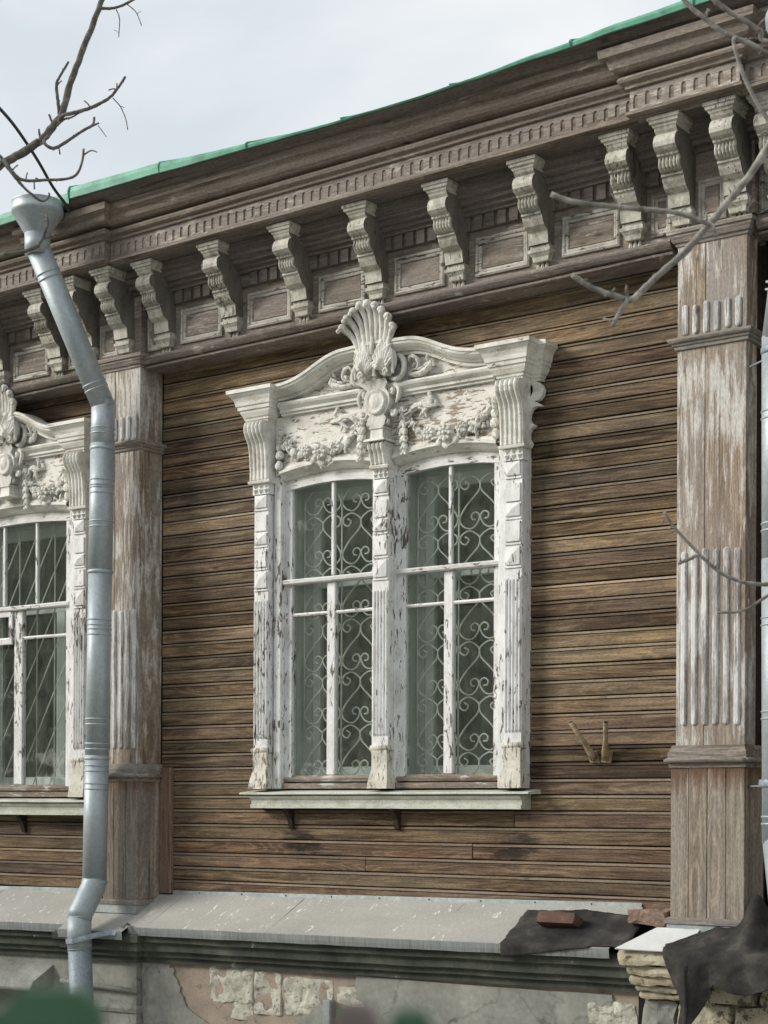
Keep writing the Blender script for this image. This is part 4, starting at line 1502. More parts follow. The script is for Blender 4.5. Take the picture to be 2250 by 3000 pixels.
sh_x = [-6.2, -4.5, -3.5, -2.47, -1.87, -1.725, -.70, .514, 1.685]
cover = empty('ledge_cover', (0, -.3, 1.0), house)
for k in range(len(sh_x) - 1):
    xa, xb = sh_x[k], sh_x[k + 1]
    ly = LY - .055 if k in (3, 4) and k == 3 else LY
    lo = 0.0008 * (k % 2)
    rows, lip = [], []
    n = max(6, int((xb - xa) / .07))
    for i in range(n + 1):
        x = xa + (xb - xa) * i / n + (0.0 if i not in (0,) else .001)
        r_ = []
        for j in range(9):
            y = -.015 + (ly + .015) * j / 8
            wv = .004 * noise.noise(Vector((x * 2.2, y * 5, 1.5)))
            r_.append((x, y, sheetz(y) + (1.003 - 1.003) + wv * math.sin(PI * j / 8) + DP * x + lo))
        rows.append(r_)
        zt = sheetz(ly) + DP * x + lo
        wy = .005 * noise.noise(Vector((x * 4.1, 7, 0)))
        lip.append([(x, ly, zt), (x, ly - .006 + wy, zt - .004), (x, ly - .004 + wy * 1.5, zt - .030), (x, ly + .001 + wy * 2, zt - .056 + .004 * noise.noise(Vector((x * 6, 3, 1))))])
    MB().grid(rows).build('cover_sheet', 'sheet', cover, recalc=False)
    MB().grid(lip).build('drip_edge', 'lip', cover, thick=.002, recalc=False)
    if 0 < k:
        y0, y1 = -.03, ly
        MB().tube([(xa, y0, sheetz(y0) + DP * xa + .002), (xa, y1, sheetz(y1) + DP * xa - .0002)], .0014, 5).build('seam', 'sheet', cover)
# end of the sheet at the pier break
MB().tube([(-1.868, LY - .058, .962), (-1.862, LY - .03, .985), (-1.858, LY + .004, .972)], [.016, .012, .008], 6).build('folded_corner', 'lip', cover)
# zinc upstand along the wall
for xa, xb in ((-6.2, -2.38), (-1.84, -.9), (-.902, .55), (.548, 1.675)):
    rows = []
    for i in range(21):
        x = xa + (xb - xa) * i / 20
        z = 1.174 + DP * x
        wv = .003 * noise.noise(Vector((x * 3, 0, 8)))
        rows.append([(x, -.026, z), (x, -.012 + wv, z + .006), (x, -.009 + wv, z + .034 + wv * .6)])
    MB().grid(rows).build('upstand', 'flash', cover, thick=.0015, recalc=False)
for t in range(9):
    x = -1.6 + t * .37
    MB().ell((x, -.013, 1.195 + DP * x), (.005, .004, .005), 6, 4).build('nail_head', 'dark', cover)

# plaster skins with the broken-out patch, and the exposed stones
rp_ = random.Random(4)


def ragged(pts, k=6, amp=.012):
    o = []
    n = len(pts)
    for i in range(n):
        a, b = pts[i], pts[(i + 1) % n]
        for j in range(k):
            t = j / k
            o.append((a[0] + (b[0] - a[0]) * t + (rp_.uniform(-amp, amp) if j else 0), a[1] + (b[1] - a[1]) * t + (rp_.uniform(-amp, amp) if j else 0)))
    return o


MB().plate(ragged([(-1.89, .01), (-.95, .01), (-.72, .33), (-1.02, .30), (-1.28, .34), (-1.50, .45), (-1.58, .62), (-1.66, .73), (-1.89, .73)], 7, .014), PW - .013, PW + .004).build('plaster_skin', 'plaster', pl)
MB().plate(ragged([(-.95, .01), (-.28, .01), (-.28, .52), (-.36, .56), (-.50, .48), (-.72, .33)], 7, .014), PW - .012, PW + .004).build('plaster_skin', 'plaster', pl)
MB().plate(ragged([(-.055, .01), (1.36, .01), (1.40, .30), (1.48, .52), (1.62, .68), (1.62, .735), (-.12, .735), (-.12, .60), (-.055, .56)], 9, .006), PW - .014, PW + .004).build('plaster_skin', 'plaster', pl)
MB().plate(ragged([(XW0, .01), (-2.44, .01), (-2.44, .735), (XW0, .735)], 7, .004), PW - .012, PW + .004).build('plaster_skin', 'plaster', pl)


def rock(x0, x1, y0, y1, z0, z1, amp, seed, n=(6, 3, 4)):
    b = MB()
    v, f, idx = [], [], {}

    def vid(i, j, k):
        if (i, j, k) not in idx:
            x, y, z = x0 + (x1 - x0) * i / n[0], y0 + (y1 - y0) * j / n[1], z0 + (z1 - z0) * k / n[2]
            cx, cy, cz = (x0 + x1) / 2, (y0 + y1) / 2, (z0 + z1) / 2
            d = Vector((x - cx, y - cy, z - cz))
            e = sum(1 for q, m_ in ((i, n[0]), (j, n[1]), (k, n[2])) if q in (0, m_))
            p = Vector((x, y, z)) - d * (.035 * (e - 1))
            p += noise.noise_vector(Vector((x * 9 + seed, y * 9, z * 9))) * amp + noise.noise_vector(Vector((x * 27 + seed, y * 27, z * 27))) * amp * .45
            idx[(i, j, k)] = len(v)
            v.append(tuple(p))
        return idx[(i, j, k)]
    for a, b_, ax in ((0, 1, 2), (1, 2, 0), (0, 2, 1)):
        for side in (0, n[ax]):
            for p in range(n[a]):
                for q in range(n[b_]):
                    def mk(pp, qq):
                        t = [0, 0, 0]
                        t[a], t[b_], t[ax] = pp, qq, side
                        return vid(*t)
                    f.append((mk(p, q), mk(p + 1, q), mk(p + 1, q + 1), mk(p, q + 1)))
    return b.add(v, f)


for i, (x0, x1, z0, z1) in enumerate(((-1.30, -.93, .50, .735), (-.925, -.70, .44, .72), (-.695, -.30, .46, .70), (-.28, -.07, .545, .66), (-1.12, -.94, .40, .515))):
    rock(x0, x1, PW - .006, PW + .03, z0, z1, .016, i * 3.3, (18, 2, 14)).build('stone', 'lime', pl)
for i, (x0, x1, z0, z1, m_) in enumerate(((1.46, 1.77, .40, .70, 'lime'), (1.42, 1.76, .08, .385, 'stone'), (1.82, 2.02, .10, .735, 'plaster'), (2.03, 2.33, .42, .735, 'lichen'), (2.03, 2.36, .06, .405, 'stone'), (2.35, 2.72, .40, .735, 'lichen'), (2.38, 2.75, .05, .385, 'stone'), (2.74, 3.1, .40, .735, 'lichen'), (1.15, 1.40, .22, .30, 'lime'))):
    fy = PW - .05 if 1.8 < x0 < 2.36 else PW - .012
    rock(x0, x1, fy, PW + .06, z0, z1, .018, 20 + i * 2.7, (14, 2, 14)).build('stone', m_, pl)
MB().box(1.775, 1.812, PW - .002, PW + .002, .02, .74).build('joint', 'dark', pl)
# bare stone slabs of the right-hand pier where the rendered cornice has fallen away
for i, (xl, xr, y, z0, z1, m_) in enumerate(((1.735, 2.085, -.425, .925, 1.000, 'stone'), (1.775, 2.09, -.395, .868, .922, 'stone'), (1.785, 2.09, -.372, .818, .866, 'stone'), (1.800, 2.09, -.345, .780, .816, 'lichen'), (1.815, 2.09, -.325, .742, .778, 'stone'),
                                              (2.10, 2.50, -.43, .920, 1.000, 'stone'), (2.10, 2.50, -.395, .840, .918, 'lichen'), (2.12, 2.48, -.36, .745, .838, 'lichen'),
                                              (2.51, 3.2, -.40, .90, 1.0, 'stone'), (2.51, 3.2, -.37, .82, .898, 'lichen'), (2.51, 3.2, -.345, .742, .818, 'lichen'))):
    rock(xl, xr, y, -.02, z0, z1, .011, 50 + i * 1.9, (10, 5, 3)).build('stone_slab', m_, pl)
# white painted sheet in front of the right pedestal
rows = []
for i in range(9):
    x = 1.745 + .40 * i / 8
    rows.append([(x + .15 * (1 - j / 6) * (1 - i / 8), -.262 + (-.455 + .262) * j / 6, 1.118 - .108 * j / 6 + .002 * noise.noise(Vector((x * 9, j, 0)))) for j in range(7)])
MB().grid(rows).build('white_cover_sheet', 'whitesheet', cover, thick=.006, recalc=False)
# basement openings hidden low in the plinth
MB().box(-.262, -.075, PW - .030, PW + .06, .02, .53).build('basement_shutter', 'fence', pl, bevel=.004)
MB().tube(catmull([(-.235, PW - .036, .36), (-.225, PW - .036, .43), (-.19, PW - .036, .455), (-.165, PW - .036, .42)], 4), .006, 6).build('shutter_scroll', 'grille', pl)
MB().box(-.345, -.285, PW - .055, PW + .02, .01, .575).build('shutter_post', 'flash', pl, bevel=.006)
MB().prism([(PW, .50), (PW - .22, .485), (PW - .225, .50), (PW - .20, .545), (PW, .66)], -4.4, -2.74, 4).build('basement_hood', 'plaster', pl, nz=.004)
for k in range(18):
    x = -4.3 + k * .085
    MB().tube([(x, PW - .01, .495), (x + .02, PW - .10, .47), (x, PW - .19, .482)], .012, 6).build('hood_rib', 'flash', pl)


# ------------------------------------------------------------------ drainpipes
def ring(c, t, r_, h, mb):
    t = Vector(t).normalized()
    mb.tube([Vector(c) - t * h, Vector(c) - t * h * .5, Vector(c) + t * h * .5, Vector(c) + t * h], [r_ * 1.0, r_ * 1.05, r_ * 1.05, r_ * 1.0], 22)


def pipe_seg(pts, r_, name, mat, parent, rings=()):
    b = MB()
    b.tube(pts, r_, 24)
    pts = [Vector(p) for p in pts]
    o = b.build(name, mat, parent, smooth=True)
    for t in rings:
        L_ = pts[-1] - pts[0]
        q = MB()
        for d in (-.018, .018):
            ring(pts[0] + L_ * t + L_.normalized() * d, L_, r_, .006, q)
        q.build('bead', mat, o, smooth=True)
    return o


dp = tag(empty('drainpipe', (-2.18, -.40, 0)), 'grey galvanised drainpipe with a wide funnel head, bending down beside the left pilaster', 'drainpipe', 'drainpipes on the facade')
PR = .079
fn = Vector((-2.332, -.800, 0))
b = MB().lathe((fn.x, fn.y), [(.078, 5.476), (.080, 5.480), (.162, 5.612), (.168, 5.617), (.170, 5.637), (.166, 5.649), (.166, 5.684), (.170, 5.691), (.164, 5.693), (.154, 5.684), (.154, 5.625), (.08, 5.53)], 32)
b.build('funnel', 'pipe', dp, smooth=True)
pipe_seg([(fn.x, fn.y, 5.488), (fn.x - .002, fn.y + .004, 5.352)], PR + .004, 'collar', 'pipe', dp)
E1 = Vector((-2.125, -.400, 4.415))
T0 = Vector((fn.x, fn.y + .01, 5.388))
pipe_seg([T0, T0 + (E1 - T0) * .5, E1 + (E1 - T0).normalized() * .015], PR, 'slanted_pipe', 'pipe', dp, (.16, .86))
zs = [4.44, 4.17, 3.10, 2.06, 1.79, 1.235]
segs = [(4.45, 4.12, 'pipe'), (4.16, 3.30, 'pipe'), (3.33, 2.06, 'pipe'), (2.09, 1.235, 'pipe')]
for k, (za, zb, m_) in enumerate(segs):
    xa = -2.125 + (za - 4.4) * .020
    xb = -2.125 + (zb - 4.4) * .020
    rr_ = PR + (.0012 if k % 2 else 0)
    o = pipe_seg([(xa, -.40, za), (xb, -.40, zb)], rr_, 'straight_pipe', m_, dp, ((.62,), (.30, .36, .62), (.28, .33, .80, .93), (.10, .24))[k])
    q = MB()
    ring((xb, -.40, zb + .01), (0, 0, 1), rr_ + .002, .012, q)
    q.build('joint_ring', 'pipe', dp, smooth=True)
E2 = Vector((-2.188, -.40, 1.238))
E3 = Vector((-2.165, -.560, 1.020))
b = MB()
b.tube([E2 + Vector((0, 0, .02)), E2 + Vector((.002, -.012, -.02)), (E2 + E3) / 2, E3 + Vector((-.002, .012, .02)), E3 + Vector((0, -.002, -.02))], PR + .003, 24)
b.build('elbow', 'pipe', dp, smooth=True)
pipe_seg([E3 + Vector((0, 0, .01)), (-2.155, -.565, .80)], PR, 'lower_pipe', 'pipe', dp)
pipe_seg([(-2.156, -.564, .84), (-2.115, -.575, .32), (-2.10, -.585, .16)], PR - .002, 'lower_pipe', 'pipeold', dp, (.02, .78))
q = MB().tube([(-2.232, -.50, .885), (-2.243, -.58, .870), (-2.20, -.645, .862), (-2.13, -.655, .868), (-2.06, -.605, .892), (-1.99, -.50, .918), (-1.96, -.47, .922), (-1.92, -.468, .921)], .020, 6, .12)
q.build('strap', 'pipeold', dp)

dp2 = tag(empty('drainpipe', (2.62, -.38, 0)), 'pale grey drainpipe cut off by the right edge of the picture, behind the right pilaster', 'drainpipe', 'drainpipes on the facade')
pipe_seg([(2.612, -.38, 4.13), (2.617, -.38, 3.0)], PR, 'straight_pipe', 'pipe', dp2, (.35, .85))
pipe_seg([(2.617, -.38, 3.01), (2.626, -.38, 1.58)], PR + .001, 'straight_pipe', 'pipe', dp2, (.22, .55, .92))
pipe_seg([(2.612, -.378, 4.115), (2.70, -.48, 4.42), (2.86, -.70, 5.35)], PR, 'slanted_pipe', 'pipe', dp2, (.2,))
pipe_seg([(2.626, -.378, 1.60), (2.68, -.45, 1.40), (2.74, -.52, 1.15)], PR, 'elbow', 'pipe', dp2)
pipe_seg([(2.74, -.52, 1.17), (2.75, -.53, .1)], PR, 'lower_pipe', 'pipe', dp2, (.3,))
MB().lathe((2.87, -.74), [(.078, 5.34), (.160, 5.50), (.164, 5.54), (.158, 5.56)], 26).build('funnel', 'pipe', dp2, smooth=True)
for z in (4.06, 1.88):
    q = MB()
    ring((2.615, -.38, z), (0, 0, 1), PR + .003, .020, q)
    q.tube([(2.56, -.33, z - .01), (2.39, -.21, z - .012)], .005, 6)
    q.build('clamp', 'pipeold', dp2, smooth=True)

# ------------------------------------------------------------------ small things on the wall and ledge
fh = tag(empty('flag_holder', (1.41, -.01, 2.02)), 'rusty twin-pipe flag holder forming a V on the brown planks', 'flag holder')
for (bx, ex, ez) in ((1.378, 1.300, 2.232), (1.446, 1.520, 2.226)):
    a = Vector((bx, -.016, 2.030))
    e = Vector((ex, -.150, ez))
    m1 = a + (e - a) * .34
    b = MB()
    d = (e - a).normalized()
    b.tube([a, a + (m1 - a) * .5, m1, m1 + (e - m1) * .2, e], [.022, .022, .018, .0145, .0155], 10)
    pipe_ = b.build('socket_pipe', 'rust', fh, smooth=True)
    MB().tube([e - d * .002, e + d * .0015], [.011, .011], 10).build('pipe_mouth', 'dark', pipe_)
    MB().plate([(bx - .030, 2.012), (bx + .030, 2.006), (bx + .026 + (ex - bx) * .25, 2.072), (bx - .026 + (ex - bx) * .25, 2.076)], -.014, -.006).build('mounting_plate', 'rust', fh, bevel=.002)

bk = rock(1.168, 1.408, -.335, -.215, 1.098, 1.163, .0016, 3, (8, 4, 3))
bo = bk.build('brick', 'brick', None, bevel=0)
tag(bo, 'whole red-brown brick weighing down the black felt on the ledge', 'brick')
bo.rotation_euler = (R(-24), 0, R(2))
bo.location = (1.29, -.255, 1.094)
bb = rock(1.71, 1.93, -.25, -.10, 1.125, 1.205, .020, 9, (9, 6, 4)).build('broken_brick', 'brickold')
tag(bb, 'broken orange-red brick lump in the corner beside the right pedestal', 'brick')

# felt under the brick
rows = []
NU, NV = 34, 26
for i in range(NU + 1):
    u_ = i / NU
    r_ = []
    for j in range(NV + 1):
        v_ = j / NV
        x = .985 + (1.775 - .985) * u_ + .03 * v_ * (1 - u_) + .015 * noise.noise(Vector((u_ * 3, v_ * 4, 0))) + (.010 * noise.noise(Vector((v_ * 30, u_ * 9, 5))) if i in (0, NU) else 0)
        ext = .085 * max(0, 1 - u_ * 1.35) ** .8
        s_ = v_ * (.33 + ext)
        y = -.085 - .03 * u_ * (1 - v_) - s_ * .97
        z = sheetz(max(y, LY)) + DP * x + .010 + .008 * noise.noise(Vector((u_ * 7, v_ * 6, 2))) + .006 * abs(noise.noise(Vector((u_ * 11 + v_ * 5, v_ * 12, 4)))) + .014 * max(0, 1 - v_ * 9) * max(0, math.sin(u_ * 5 - .8))
        over = max(0, (-y) - (-LY) - .004)
        if over > 0:
            y = LY - .016 - .006 * noise.noise(Vector((u_ * 20, v_ * 9, 1)))
            z = sheetz(LY) + DP * x + .004 - over * 1.0
        r_.append((x, y, z))
    rows.append(r_)
ft_ = MB().grid(rows).build('roofing_felt', 'cloth', thick=.005, recalc=False, smooth=True)
tag(ft_, 'dark grey felt sheet lying on the ledge under the whole brick', 'felt')

# big cloth thrown over the right-hand end of the ledge
rows = []
NU, NV = 80, 46
for i in range(NU + 1):
    u_ = i / NU
    x0 = 2.035 + 1.25 * u_
    if u_ < .17:
        yb, zb = -.44 + .165 * (u_ / .17), 1.045 + .09 * (u_ / .17)
    elif u_ < .30:
        yb, zb = -.275, 1.135 + .15 * math.exp(-((u_ - .335) / .045) ** 2)
    elif u_ < .42:
        t = (u_ - .30) / .12
        yb, zb = -.275 + .09 * t, 1.150 + .15 * math.exp(-((u_ - .335) / .045) ** 2) + .04 * t
    else:
        yb, zb = -.12, 1.20 + .03 * math.sin(u_ * 9)
    if u_ < .19:
        hang = .27 + .17 * math.exp(-((u_ - .125) / .05) ** 2) - .10 * max(0, (.05 - u_) / .05)
    else:
        hang = .17 + .04 * (u_ - .2) + .02 * math.sin(u_ * 22) + .012 * noise.noise(Vector((u_ * 60, 1, 1)))
        if u_ < .235:
            hang += (.27 - .17) * (1 - (u_ - .19) / .045)
    r_ = []
    for j in range(NV + 1):
        v_ = j / NV
        edge = -.475
        if v_ < .45:
            t = v_ / .45
            y = yb + (edge - yb) * t
            z = zb + (1.018 - zb) * (t ** .75)
            z += .016 * noise.noise(Vector((x0 * 6 + t * 2, t * 3, 3))) * math.sin(PI * t) + .012 * abs(noise.noise(Vector((x0 * 9 - t * 5, t * 7, 6)))) * (1 - t * .6) + .004 * noise.noise(Vector((x0 * 22, t * 9, 3)))
            y2 = y
            xx = x0
        else:
            t = (v_ - .45) / .55
            fold = .040 * math.sin(u_ * 34 + 1.0) * t * (1.6 if u_ < .22 else .35) + .018 * noise.noise(Vector((x0 * 8, t * 2, 9))) * t + .007 * noise.noise(Vector((x0 * 24, t * 5, 2)))
            y2 = edge - .020 * min(1, t * 6) - .018 * t + fold
            z = 1.018 - .008 * min(1, t * 8) - hang * t
            xx = x0 + (.05 * t * (1 if u_ < .12 else -.6) * (1 if u_ < .2 else 0))
        r_.append((xx, y2, z))
    rows.append(r_)
cl = MB().grid(rows).build('black_cloth', 'cloth', thick=.004, recalc=False, smooth=True)
tag(cl, 'large black cloth draped over the right end of the ledge, hanging in folds', 'cloth')

wr = MB().tube(catmull([(1.965, -.012, 1.44), (1.945, -.03, 1.38), (1.915, -.035, 1.30), (1.905, -.045, 1.22), (1.898, -.05, 1.195)], 4), .0042, 5).build('loose_wire', 'rust', smooth=True)
tag(wr, 'thin brown wire curling down the planks beside the right pedestal', 'wire')

cb = MB().tube(catmull([(0.79, -5.057, 4.882), (-0.478, -3.193, 5.34), (-1.139, -2.221, 5.579), (-1.222, -2.099, 5.609), (-1.387, -1.852, 5.64), (-1.547, -1.601, 5.642), (-1.684, -1.38, 5.628), (-1.837, -1.125, 5.591), (-1.977, -0.883, 5.582), (-2.013, -0.818, 5.562)], 6), .0095, 6).build('overhead_cable', 'cable', smooth=True)
tag(cb, 'black overhead cable running from the sky down to the eaves by the funnel', 'cable')


# ------------------------------------------------------------------ trees
def limb(pts, ra, rb, name, parent, knots=0, seed=1, mat='bark'):
    rg = random.Random(seed)
    c = catmull(pts, 5)
    n = len(c)
    rad = [(ra + (rb - ra) * i / (n - 1)) * (1 + rg.uniform(-.07, .10)) for i in range(n)]
    c = [p + Vector((rg.uniform(-1, 1), rg.uniform(-1, 1), rg.uniform(-1, 1))) * ra * .10 for p in c]
    b = MB().tube(c, rad, 8)
    for k in range(knots):
        t = rg.randrange(1, n - 1)
        d = Vector((rg.uniform(-1, 1), rg.uniform(-.4, .4), rg.uniform(-1, 1))).normalized()
        b.ell(c[t] + d * rad[t] * .9, (rad[t] * .7, rad[t] * .6, rad[t] * .5), 6, 5, rg.uniform(0, 3))
    for k in range(max(0, knots // 2)):
        t = rg.randrange(2, n - 1)
        d = Vector((rg.uniform(-1, 1), rg.uniform(-.6, .6), rg.uniform(-.6, 1))).normalized()
        l_ = rg.uniform(.018, .05)
        r_ = min(.0032, rad[t] * .5)
        b.tube([c[t], c[t] + d * l_ * .5 + Vector((0, 0, .004)), c[t] + d * l_], [r_ * 1.3, r_, r_ * 1.2], 5)
    return b.build(name, mat, parent, smooth=True)


tl = tag(empty('bare_tree', (-1.15, -3.95, 0)), 'bare tree whose thin leafless branches cross the sky above the left drainpipe', 'tree')
limb([(-1.15, -3.95, 0), (-1.12, -3.93, 1.5), (-1.16, -3.90, 3.0), (-1.10, -3.86, 4.2), (-1.02, -3.82, 6.2)], .15, .06, 'trunk', tl, 6)
limb([(-1.11, -3.87, 4.1), (-.72, -3.55, 4.42), (-.40, -3.30, 4.60), (-.146, -3.108, 4.729), (-.094, -3.07, 4.765), (-.015, -3.013, 4.818), (.056, -2.962, 4.879), (.102, -2.929, 4.948), (.131, -2.907, 5.005), (.160, -2.887, 5.134), (.199, -2.859, 5.271), (.244, -2.826, 5.417), (.27, -2.807, 5.506), (.296, -2.788, 5.594), (.33, -2.76, 5.75)], .0235, .0100, 'branch', tl, 9, 2)
LT = [
    ([(.118, -2.917, 4.995), (.111, -2.922, 5.069), (.106, -2.925, 5.134), (.121, -2.915, 5.174), (.152, -2.892, 5.24)], .0085, .005, 5),
    ([(.131, -2.93, 4.955), (.208, -2.975, 4.948), (.273, -2.928, 4.968), (.331, -2.886, 4.996), (.382, -2.849, 5.033), (.414, -2.826, 5.081), (.439, -2.808, 5.128)], .010, .0052, 7),
    ([(.112, -2.93, 4.935), (.171, -2.94, 4.948), (.204, -2.917, 4.96), (.249, -2.884, 4.993)], .006, .003, 3),
    ([(.085, -2.955, 4.885), (.135, -3.028, 4.824), (.17, -3.003, 4.795), (.222, -2.965, 4.829), (.28, -2.923, 4.877), (.318, -2.896, 4.905), (.323, -2.892, 4.941)], .0088, .0052, 6),
    ([(.318, -2.896, 4.901), (.341, -2.879, 4.913)], .005, .004, 1),
    ([(-.10, -3.075, 4.755), (.0, -3.15, 4.73), (.07, -3.199, 4.686), (.105, -3.173, 4.631), (.143, -3.146, 4.608), (.226, -3.086, 4.612), (.296, -3.035, 4.617), (.334, -3.007, 4.644), (.353, -2.994, 4.703), (.357, -2.991, 4.755)], .0095, .0048, 6),
    ([(.357, -2.991, 4.727), (.385, -2.971, 4.747), (.407, -2.955, 4.739)], .0035, .0025, 0),
    ([(-.20, -3.17, 4.72), (-.043, -3.157, 4.763), (-.004, -3.128, 4.708), (.035, -3.1, 4.648), (.068, -3.077, 4.605), (.106, -3.049, 4.565), (.132, -3.03, 4.551), (.155, -3.014, 4.569), (.155, -3.014, 4.589)], .008, .0045, 3),
    ([(.27, -2.807, 5.493), (.309, -2.779, 5.49), (.348, -2.75, 5.502), (.394, -2.717, 5.53), (.433, -2.689, 5.563), (.50, -2.64, 5.63)], .0075, .0045, 4),
    ([(.392, -2.842, 5.03), (.421, -2.821, 4.989), (.441, -2.807, 4.933), (.449, -2.801, 4.882)], .0028, .0022, 3),
    ([(.332, -2.762, 5.486), (.345, -2.753, 5.441), (.342, -2.755, 5.357)], .0026, .002, 2),
    ([(.374, -2.732, 5.51), (.407, -2.708, 5.474), (.429, -2.692, 5.41)], .0026, .002, 2),
    ([(.338, -2.882, 4.901), (.357, -2.867, 4.869), (.368, -2.859, 4.849)], .0022, .0018, 0),
    ([(-.9, -3.72, 4.05), (-.30, -3.55, 4.10), (.05, -3.42, 4.18), (.203, -3.349, 4.201), (.245, -3.318, 4.21), (.284, -3.29, 4.219), (.334, -3.254, 4.242), (.356, -3.239, 4.277), (.37, -3.229, 4.325), (.375, -3.225, 4.356), (.369, -3.229, 4.383)], .012, .006, 9),
    ([(.359, -3.236, 4.277), (.391, -3.213, 4.286)], .004, .003, 1),
    ([(.092, -2.936, 4.95), (.079, -2.945, 4.992)], .006, .005, 1), ([(.047, -2.969, 4.873), (.04, -2.973, 4.923)], .005, .005, 1)]
for i, (p, a, b_, k) in enumerate(LT):
    if len(p) == 2:
        p = [p[0], tuple((Vector(p[0]) + Vector(p[1])) / 2), p[1]]
    limb(p, a, b_, 'twig', tl, k, 30 + i)

tr_ = tag(empty('bare_tree', (4.75, -2.05, 0)), 'bare grey-barked tree sending leafless branches in from the right edge', 'tree')
limb([(4.75, -2.05, 0), (4.72, -2.08, 1.5), (4.66, -2.10, 3.0), (4.60, -2.15, 4.4), (4.5, -2.2, 6.4)], .16, .05, 'trunk', tr_, 6, 3)
RT = [
    ('branch', [(4.62, -2.14, 4.0), (4.1, -2.36, 4.55), (3.75, -2.52, 4.44), (3.579, -2.636, 4.222), (3.539, -2.665, 4.154), (3.49, -2.7, 4.061), (3.436, -2.739, 3.976), (3.367, -2.789, 3.874), (3.313, -2.828, 3.797), (3.272, -2.858, 3.746), (3.217, -2.897, 3.687), (3.176, -2.93, 3.636), (3.15, -2.98, 3.590), (3.135, -3.08, 3.584), (3.094, -3.11, 3.6), (3.054, -3.139, 3.625), (3.013, -3.168, 3.658)], .0165, .0088, 12),
    ('twig', [(3.372, -2.79, 3.872), (3.404, -2.886, 3.844), (3.343, -2.93, 3.872), (3.289, -2.969, 3.885), (3.208, -3.027, 3.893), (3.107, -3.101, 3.905), (3.019, -3.164, 3.917), (2.951, -3.213, 3.945)], .0085, .0100, 8),
    ('twig', [(3.162, -3.02, 3.585), (3.152, -3.068, 3.522), (3.132, -3.083, 3.476)], .008, .008, 3),
    ('twig', [(3.160, -3.01, 3.576), (3.170, -3.05, 3.60), (3.172, -3.054, 3.622)], .006, .004, 1),
    ('twig', [(3.37, -2.80, 3.87), (3.421, -2.874, 3.831), (3.432, -2.865, 3.794)], .012, .005, 1),
    ('branch', [(4.56, -2.17, 4.9), (4.1, -2.3, 4.66), (3.72, -2.40, 4.56), (3.474, -2.465, 4.584), (3.417, -2.506, 4.612), (3.364, -2.545, 4.639), (3.319, -2.577, 4.664), (3.27, -2.612, 4.709), (3.221, -2.648, 4.758), (3.188, -2.671, 4.803), (3.15, -2.70, 4.87)], .0115, .0085, 8),
    ('branch', [(4.55, -2.17, 5.0), (4.0, -2.35, 4.60), (3.482, -2.459, 4.629), (3.433, -2.495, 4.669), (3.384, -2.53, 4.709), (3.335, -2.565, 4.744), (3.294, -2.595, 4.784), (3.25, -2.62, 4.85)], .0105, .0085, 8),
    ('twig', [(3.364, -2.55, 4.639), (3.394, -2.646, 4.589), (3.406, -2.637, 4.525), (3.426, -2.623, 4.456), (3.45, -2.605, 4.392), (3.483, -2.582, 4.323), (3.53, -2.559, 4.25), (3.60, -2.56, 4.18)], .0065, .0085, 6),
    ('branch', [(4.66, -2.10, 3.0), (4.1, -2.15, 2.72), (3.65, -2.2, 2.64), (3.445, -2.239, 2.622), (3.399, -2.272, 2.619), (3.336, -2.318, 2.622), (3.294, -2.349, 2.632), (3.247, -2.382, 2.655), (3.209, -2.41, 2.688), (3.167, -2.44, 2.737), (3.137, -2.462, 2.776), (3.103, -2.486, 2.818), (3.074, -2.507, 2.864), (3.057, -2.52, 2.898)], .0085, .0058, 14),
    ('twig', [(3.167, -2.44, 2.737), (3.138, -2.461, 2.717), (3.1, -2.489, 2.698)], .0075, .007, 4),
    ('twig', [(3.8, -2.17, 2.67), (3.55, -2.21, 2.66), (3.428, -2.252, 2.611), (3.37, -2.293, 2.566), (3.326, -2.325, 2.53), (3.283, -2.356, 2.512), (3.225, -2.398, 2.51)], .0065, .005, 7),
    ('twig', [(3.60, -2.63, 4.21), (3.55, -2.657, 4.202), (3.531, -2.67, 4.21), (3.518, -2.678, 4.203)], .009, .004, 1)]
for i, (nm, p, a, b_, k) in enumerate(RT):
    limb(p, a, b_, nm, tr_, k, 80 + i, 'barkpale')

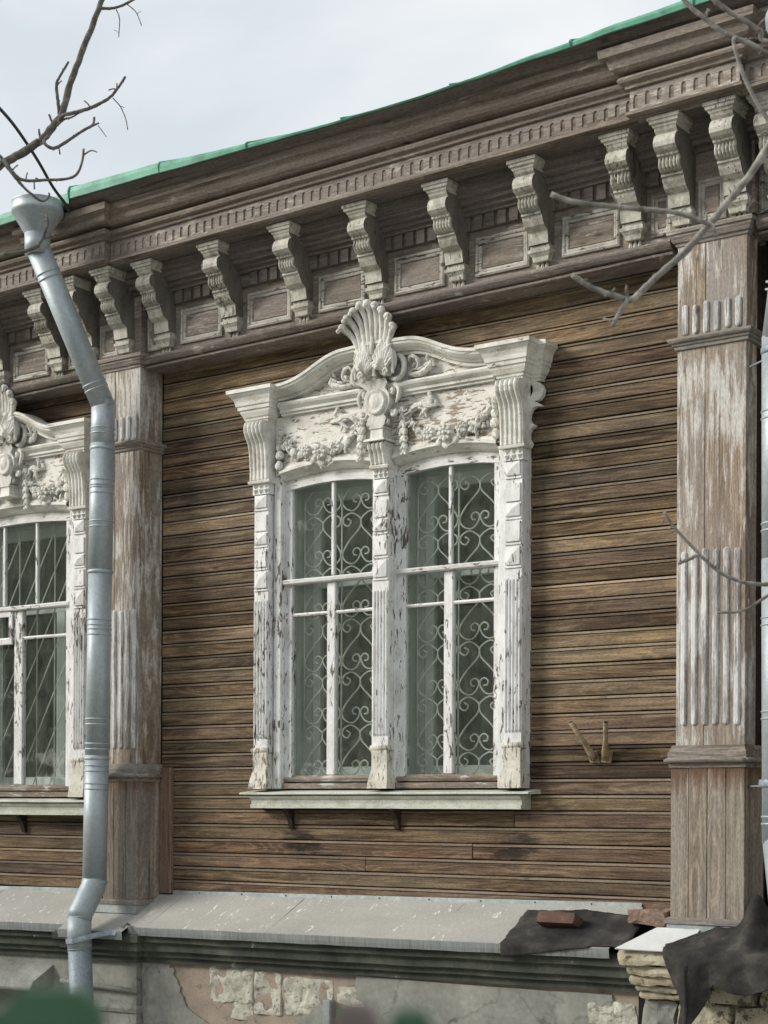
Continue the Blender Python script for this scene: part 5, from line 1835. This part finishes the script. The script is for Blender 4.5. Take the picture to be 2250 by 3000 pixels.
# trees across the yard: never in the frame, only mirrored in the panes
wm = MB()
rg = random.Random(77)
for cx, cy, h, rr_ in ((-20, -12, 9, 3.2), (-15, -16, 10, 3.6), (-10.5, -15, 8.5, 3.0), (-6.5, -17, 10, 3.4), (-2.5, -19, 9, 3.2), (-24, -17, 11, 4), (-13, -21, 13, 4.5), (2.5, -21, 9, 3), (-29, -15, 12, 4.5), (-28, -22, 13, 5), (-19, -19, 12, 4.5), (-8, -22, 13, 4.5), (-34, -20, 13, 5)):
    wm.tube([(cx, cy, 0), (cx + .1, cy, h * .45), (cx, cy + .1, h * .8)], [.22, .15, .06], 6)
    for k in range(4200):
        d = Vector((rg.gauss(0, 1), rg.gauss(0, 1), rg.gauss(0, 1))).normalized() * (rg.random() ** .45)
        p = Vector((cx + d.x * rr_, cy + d.y * rr_, h * .58 + d.z * h * .44))
        if noise.noise(p * .8) < -.12:
            continue
        a = Vector((rg.uniform(-1, 1), rg.uniform(-1, 1), rg.uniform(-1, 1))) * .21
        c = Vector((rg.uniform(-1, 1), rg.uniform(-1, 1), rg.uniform(-1, 1))) * .21
        wm.add([p - a, p + c, p + a, p - c], [(0, 1, 2, 3)])
ml = wm.build('tree_belt', 'leaf', recalc=False)
tag(ml, 'belt of green trees across the yard, mirrored dimly in the window panes', 'trees', kind='stuff')

# ------------------------------------------------------------------ foreground fence, out of focus
fc = tag(empty('picket_fence', (5.4, -7.6, 0)), 'green picket fence close to the viewer, its blurred tips at the bottom edge', 'fence')
fd = Vector((math.cos(YAW), math.sin(YAW), 0))
f0 = Vector((6.05, -8.5, 0)) + fw * 1.1
for k, (off, w_, top, m_) in enumerate(((-.36, .065, 1.600, 'fence'), (-.280, .060, 1.626, 'fence'), (-.215, .066, 1.631, 'fence'), (-.140, .060, 1.58, 'fence'), (-.07, .06, 1.59, 'fence'), (-.018, .034, 1.622, 'fencetop'), (.018, .034, 1.618, 'fence'), (.080, .062, 1.585, 'fence'), (.155, .062, 1.575, 'fence'), (.23, .062, 1.585, 'fence'), (.305, .062, 1.58, 'fence'))):
    c = f0 + fd * off
    h = w_ / 2
    n_ = fw * .02
    v = []
    for s_ in (0, 1):
        for a, z in ((-h, .02), (h, .02), (h, top - .014), (h * .55, top), (-h * .55, top), (-h, top - .014)):
            q = c + fd * a + n_ * s_
            v.append((q.x, q.y, z))
    f = [(0, 1, 2, 3, 4, 5), (11, 10, 9, 8, 7, 6)] + [(j, (j + 1) % 6, 6 + (j + 1) % 6, 6 + j) for j in range(6)]
    MB().add(v, f).build('picket', m_, fc)
for z in (.4, 1.2):
    a, c = f0 + fd * -.42 + fw * .05, f0 + fd * .36 + fw * .05
    MB().tube([(a.x, a.y, z), (c.x, c.y, z)], .03, 6).build('rail', 'fence', fc)
